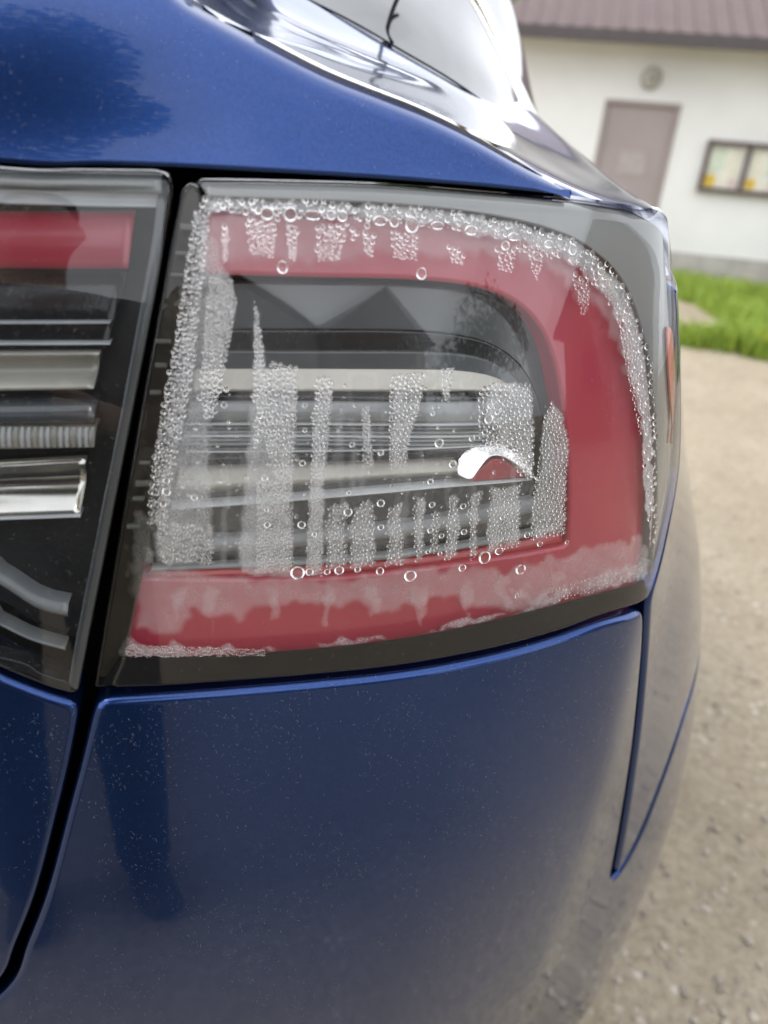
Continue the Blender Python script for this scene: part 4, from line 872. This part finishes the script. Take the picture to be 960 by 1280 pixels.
strip2('ribbed_lens', [(-90, 533), (0, 534), (121, 533)], [(-90, 560), (0, 561), (118, 559)], M['satin'], .021, hump(.002), nv=6, close=.012)
for k in range(19):
    x = 119-k*8; strip2('rib', [(x-5, 534), (x-3, 534), (x-1, 534)], [(x-5, 559), (x-3, 559), (x-1, 559)], M['palegrey' if k % 3 else 'satin'], .0195, hump(.0012), nv=3, extend=None) if x > -30 else None
strip2('lower_reflector', [(-90, 590), (0, 585), (106, 579)], [(-90, 650), (0, 646), (100, 643)], M['chrome'], .018, bowl(.012), nv=16, close=.016)
strip2('reflector_lip', [(-90, 650), (0, 647.5), (101, 644)], [(-90, 653), (0, 650), (101, 646.5)], M['palegrey'], .0165, hump(.001), nv=4, close=.01)
strip2('lower_grey_bar', [(-60, 690), (0, 714), (50, 745), (86, 754)], [(-60, 706), (0, 731), (46, 760), (86, 771)], M['grey'], .020, hump(.003), nv=8, close=.01)  # plain grey strip low in the inner lamp
strip2('lower_edge_bar', [(-60, 752), (0, 778), (40, 797), (82, 809)], [(-60, 756), (0, 782), (40, 801), (82, 813)], M['grey'], .020, hump(.001), nv=4, close=.01)
ed = outline([lp([(196, 245), (190, 300), (172, 400), (150, 520), (122, 660), (96, 790), (84, 858)], .004), lp([(84, 858), (97, 866)], .004), lp([(97, 866), (110, 798), (130, 696), (154, 572), (178, 448), (200, 333), (208, 250)], .004), lp([(208, 250), (196, 245)], .004)], .0025, 1)
panel('edge_border', ed, M['smoke'], lamp2, d=.0045, r=.0012, wall=.01, grid=.008)
ib = outline([np.vstack([[[-.41, 1.083], [-.32, 1.064]], lp([(0, 822), (50, 842), (86, 853)], .004)]), lp([(86, 853), (92, 868)], .004), np.vstack([lp([(92, 868), (60, 858), (0, 834)], .004), [[-.32, 1.058], [-.41, 1.077]]]), [[-.41, 1.077], [-.41, 1.083]]], .0025, 1)
panel('bottom_border', ib, M['black'], lamp2, d=.004, r=.001, wall=.01, grid=.01)

# ---------------- dust fibres and specks on the paint and lens
def fibres(name, poly, n, parent, seed):
    r = np.random.default_rng(seed); P = np.asarray(poly, float); lo, hi = P.min(0), P.max(0); c = lo+(hi-lo)*r.random((n*3, 2)); c = c[inside(P, c)]
    keep = vnoise(c[:, 0], c[:, 1], .012, seed)*.6+vnoise(c[:, 0], c[:, 1], .05, seed+1)*.4; c = c[r.random(len(c)) < smooth((keep-.25)/.5)][:n]; n = len(c)
    ang = r.random(n)*6.28; cur = r.normal(size=n)*.35; ln = .5+4.2*r.random(n)**3; q = []
    K = 5; x = c[:, 0].copy(); y = c[:, 1].copy(); pts_ = [np.stack([x, y], 1)]
    for k in range(K-1):
        x = x+np.cos(ang)*ln/(K-1); y = y+np.sin(ang)*ln/(K-1); ang = ang+cur; pts_.append(np.stack([x, y], 1))
    pts_ = np.stack(pts_, 1); q = inv(pts_.reshape(-1, 2)).reshape(n, K, 2); wd = (.00002+.000028*r.random(n))[:, None, None]
    t = np.gradient(q, axis=1); t /= np.linalg.norm(t, axis=2, keepdims=True)+1e-9; nn = np.stack([-t[..., 1], t[..., 0]], -1); a = q+nn*wd; b = q-nn*wd
    V = np.stack([S(a[..., 0], a[..., 1], -.00025), S(b[..., 0], b[..., 1], -.00025)], 2).reshape(-1, 3); T = []
    base = (np.arange(n)*K*2)[:, None]
    for k in range(K-1): T += [base+[2*k, 2*k+1, 2*k+3], base+[2*k, 2*k+3, 2*k+2]]
    o = obj(name, bigmesh(name, V, np.concatenate(T), False), M['dust'], parent); tag(o, 'pale dust specks and fibres', kind='stuff')
fibres('dust', [(125, 890), (800, 780), (760, 1080), (720, 1275), (20, 1275), (90, 1040)], 3400, car, 11)
fibres('dust', [(0, 890), (95, 890), (60, 1030), (0, 1190)], 260, car, 12)
fibres('dust', [(0, 10), (240, 10), (500, 130), (690, 235), (210, 205), (0, 200)], 450, car, 13)
fibres('dust', [(0, 215), (205, 218), (100, 850), (0, 820)], 700, lamp2, 14)
fibres('dust', [(250, 260), (700, 300), (790, 420), (800, 720), (500, 820), (160, 850)], 900, lamp, 15)
# ================================================================== the photographer, behind the camera
def skin_body(name, nodes, edges, mat, parent, root=0, sub=2):
    me = bpy.data.meshes.new(name); keys = list(nodes); ix = {k: i for i, k in enumerate(keys)}
    me.from_pydata([nodes[k][:3] for k in keys], [(ix[a], ix[b]) for a, b in edges], []); me.materials.append(mat)
    o = bpy.data.objects.new(name, me); link(o, parent); md = o.modifiers.new('skin', 'SKIN'); md.use_smooth_shade = True
    for k in keys:
        v = me.skin_vertices[0].data[ix[k]]; r = nodes[k][3]; v.radius = r if isinstance(r, tuple) else (r, r); v.use_root = (ix[k] == root)
    o.modifiers.new('sub', 'SUBSURF').levels = sub; o.modifiers['sub'].render_levels = sub
    return o
M['skin'] = simple('skin', (.50, .32, .24), .5); M['jacket'] = simple('dark_jacket', (.02, .022, .026), .85, var=.3, bmp=.3, bscale=60); M['trousers'] = simple('dark_trousers', (.025, .028, .035), .9, var=.3); M['hair'] = simple('brown_hair', (.06, .04, .025), .7, var=.4); M['shoe'] = simple('black_shoe', (.015, .015, .015), .6)
per = empty('person', (-.20, -.46, 0))
N = {'pelvis': (0, 0, .95, (.15, .11)), 'waist': (0, 0, 1.08, (.14, .10)), 'chest': (0, .01, 1.30, (.165, .115)), 'neck0': (0, 0, 1.46, .065), 'neck': (0, .01, 1.52, .055), 'jaw': (0, .03, 1.585, (.062, .068)), 'head': (0, .02, 1.66, (.077, .092)), 'top': (0, .01, 1.735, (.06, .07)), 'nose': (0, .135, 1.635, .012)}
Ed = [('pelvis', 'waist'), ('waist', 'chest'), ('chest', 'neck0'), ('neck0', 'neck'), ('neck', 'jaw'), ('jaw', 'head'), ('head', 'top'), ('head', 'nose')]
for s_, n in ((-1, 'l'), (1, 'r')):
    N.update({'sh'+n: (s_*.19, 0, 1.42, .062), 'el'+n: (s_*.27, .06, 1.15, .043), 'wr'+n: (s_*.13, .19, 1.18, .028), 'pa'+n: (s_*.085, .24, 1.20, (.036, .02)), 'hip'+n: (s_*.095, 0, .90, .085), 'kn'+n: (s_*.11, .02, .50, .058), 'an'+n: (s_*.12, 0, .12, .035), 'ear'+n: (s_*.085, .01, 1.64, .012)})
    Ed += [('chest', 'sh'+n), ('sh'+n, 'el'+n), ('el'+n, 'wr'+n), ('wr'+n, 'pa'+n), ('pelvis', 'hip'+n), ('hip'+n, 'kn'+n), ('kn'+n, 'an'+n), ('head', 'ear'+n)]
    for k, (dx, dz, ln) in enumerate([(.5, .028, .06), (.4, .010, .072), (.4, -.008, .068), (.45, -.026, .055)]):
        N['f%d' % k+n] = (s_*.072, .275, 1.20+dz, .0085); N['g%d' % k+n] = (s_*.055, .275+ln*.6, 1.202+dz, .008); N['h%d' % k+n] = (s_*.03, .275+ln*.75, 1.206+dz, .007); Ed += [('pa'+n, 'f%d' % k+n), ('f%d' % k+n, 'g%d' % k+n), ('g%d' % k+n, 'h%d' % k+n)]
    N['t0'+n] = (s_*.062, .225, 1.235, .010); N['t1'+n] = (s_*.045, .26, 1.255, .009); Ed += [('pa'+n, 't0'+n), ('t0'+n, 't1'+n)]
body = skin_body('body', N, Ed, M['skin'], per)
J = {k: N[k] for k in ('pelvis', 'waist', 'chest', 'neck0')}; J['neck0'] = (0, -.005, 1.475, .078); J['pelvis'] = (0, 0, .90, (.175, .135)); J['waist'] = (0, 0, 1.08, (.165, .125)); J['chest'] = (0, .01, 1.30, (.19, .14)); je = [('pelvis', 'waist'), ('waist', 'chest'), ('chest', 'neck0')]
for n in 'lr':
    for k, r in (('sh', .082), ('el', .06), ('wr', .042)): J[k+n] = N[k+n][:3]+(r,)
    je += [('chest', 'sh'+n), ('sh'+n, 'el'+n), ('el'+n, 'wr'+n)]
skin_body('jacket', J, je, M['jacket'], per)
Tn = {'pelvis': (0, 0, .93, (.165, .125))}; te = []
for n in 'lr':
    for k, r in (('hip', .10), ('kn', .078), ('an', .062)): Tn[k+n] = N[k+n][:3]+(r,)
    Tn['cu'+n] = (N['an'+n][0], .01, .05, .066); te.append(('an'+n, 'cu'+n))
    te += [('pelvis', 'hip'+n), ('hip'+n, 'kn'+n), ('kn'+n, 'an'+n)]
skin_body('trousers', Tn, te, M['trousers'], per)
for s_ in (-1, 1): skin_body('shoe', {'a': (s_*.12, -.06, .05, (.045, .05)), 'b': (s_*.125, .07, .045, (.05, .042)), 'c': (s_*.135, .20, .04, (.045, .036))}, [('a', 'b'), ('b', 'c')], M['shoe'], per)
skin_body('hair', {'a': (0, -.045, 1.64, (.075, .07)), 'b': (0, -.02, 1.72, (.082, .085)), 'c': (0, .06, 1.755, (.06, .035))}, [('a', 'b'), ('b', 'c')], M['hair'], per)
for s_ in (-1, 1):
    bm = bmesh.new(); bmesh.ops.create_uvsphere(bm, u_segments=12, v_segments=8, radius=.013); me = bpy.data.meshes.new('eye'); bm.to_mesh(me); bm.free(); o = obj('eye', me, M['paper'], per); o.location = (s_*.033, .098, 1.665)
    mb = MB(); mb.tube([(s_*.018, .107, 1.695), (s_*.048, .098, 1.697)], .004, 6); mb.build('eyebrow', M['hair'], per)
mb = MB(); mb.tube([(-.025, .104, 1.592), (0, .110, 1.590), (.025, .104, 1.592)], .005, 6); mb.build('lips', simple('lips', (.42, .18, .16), .5), per)
tag(per, 'person in dark jacket and trousers behind the camera, a dark shape mirrored in the paint', 'person')
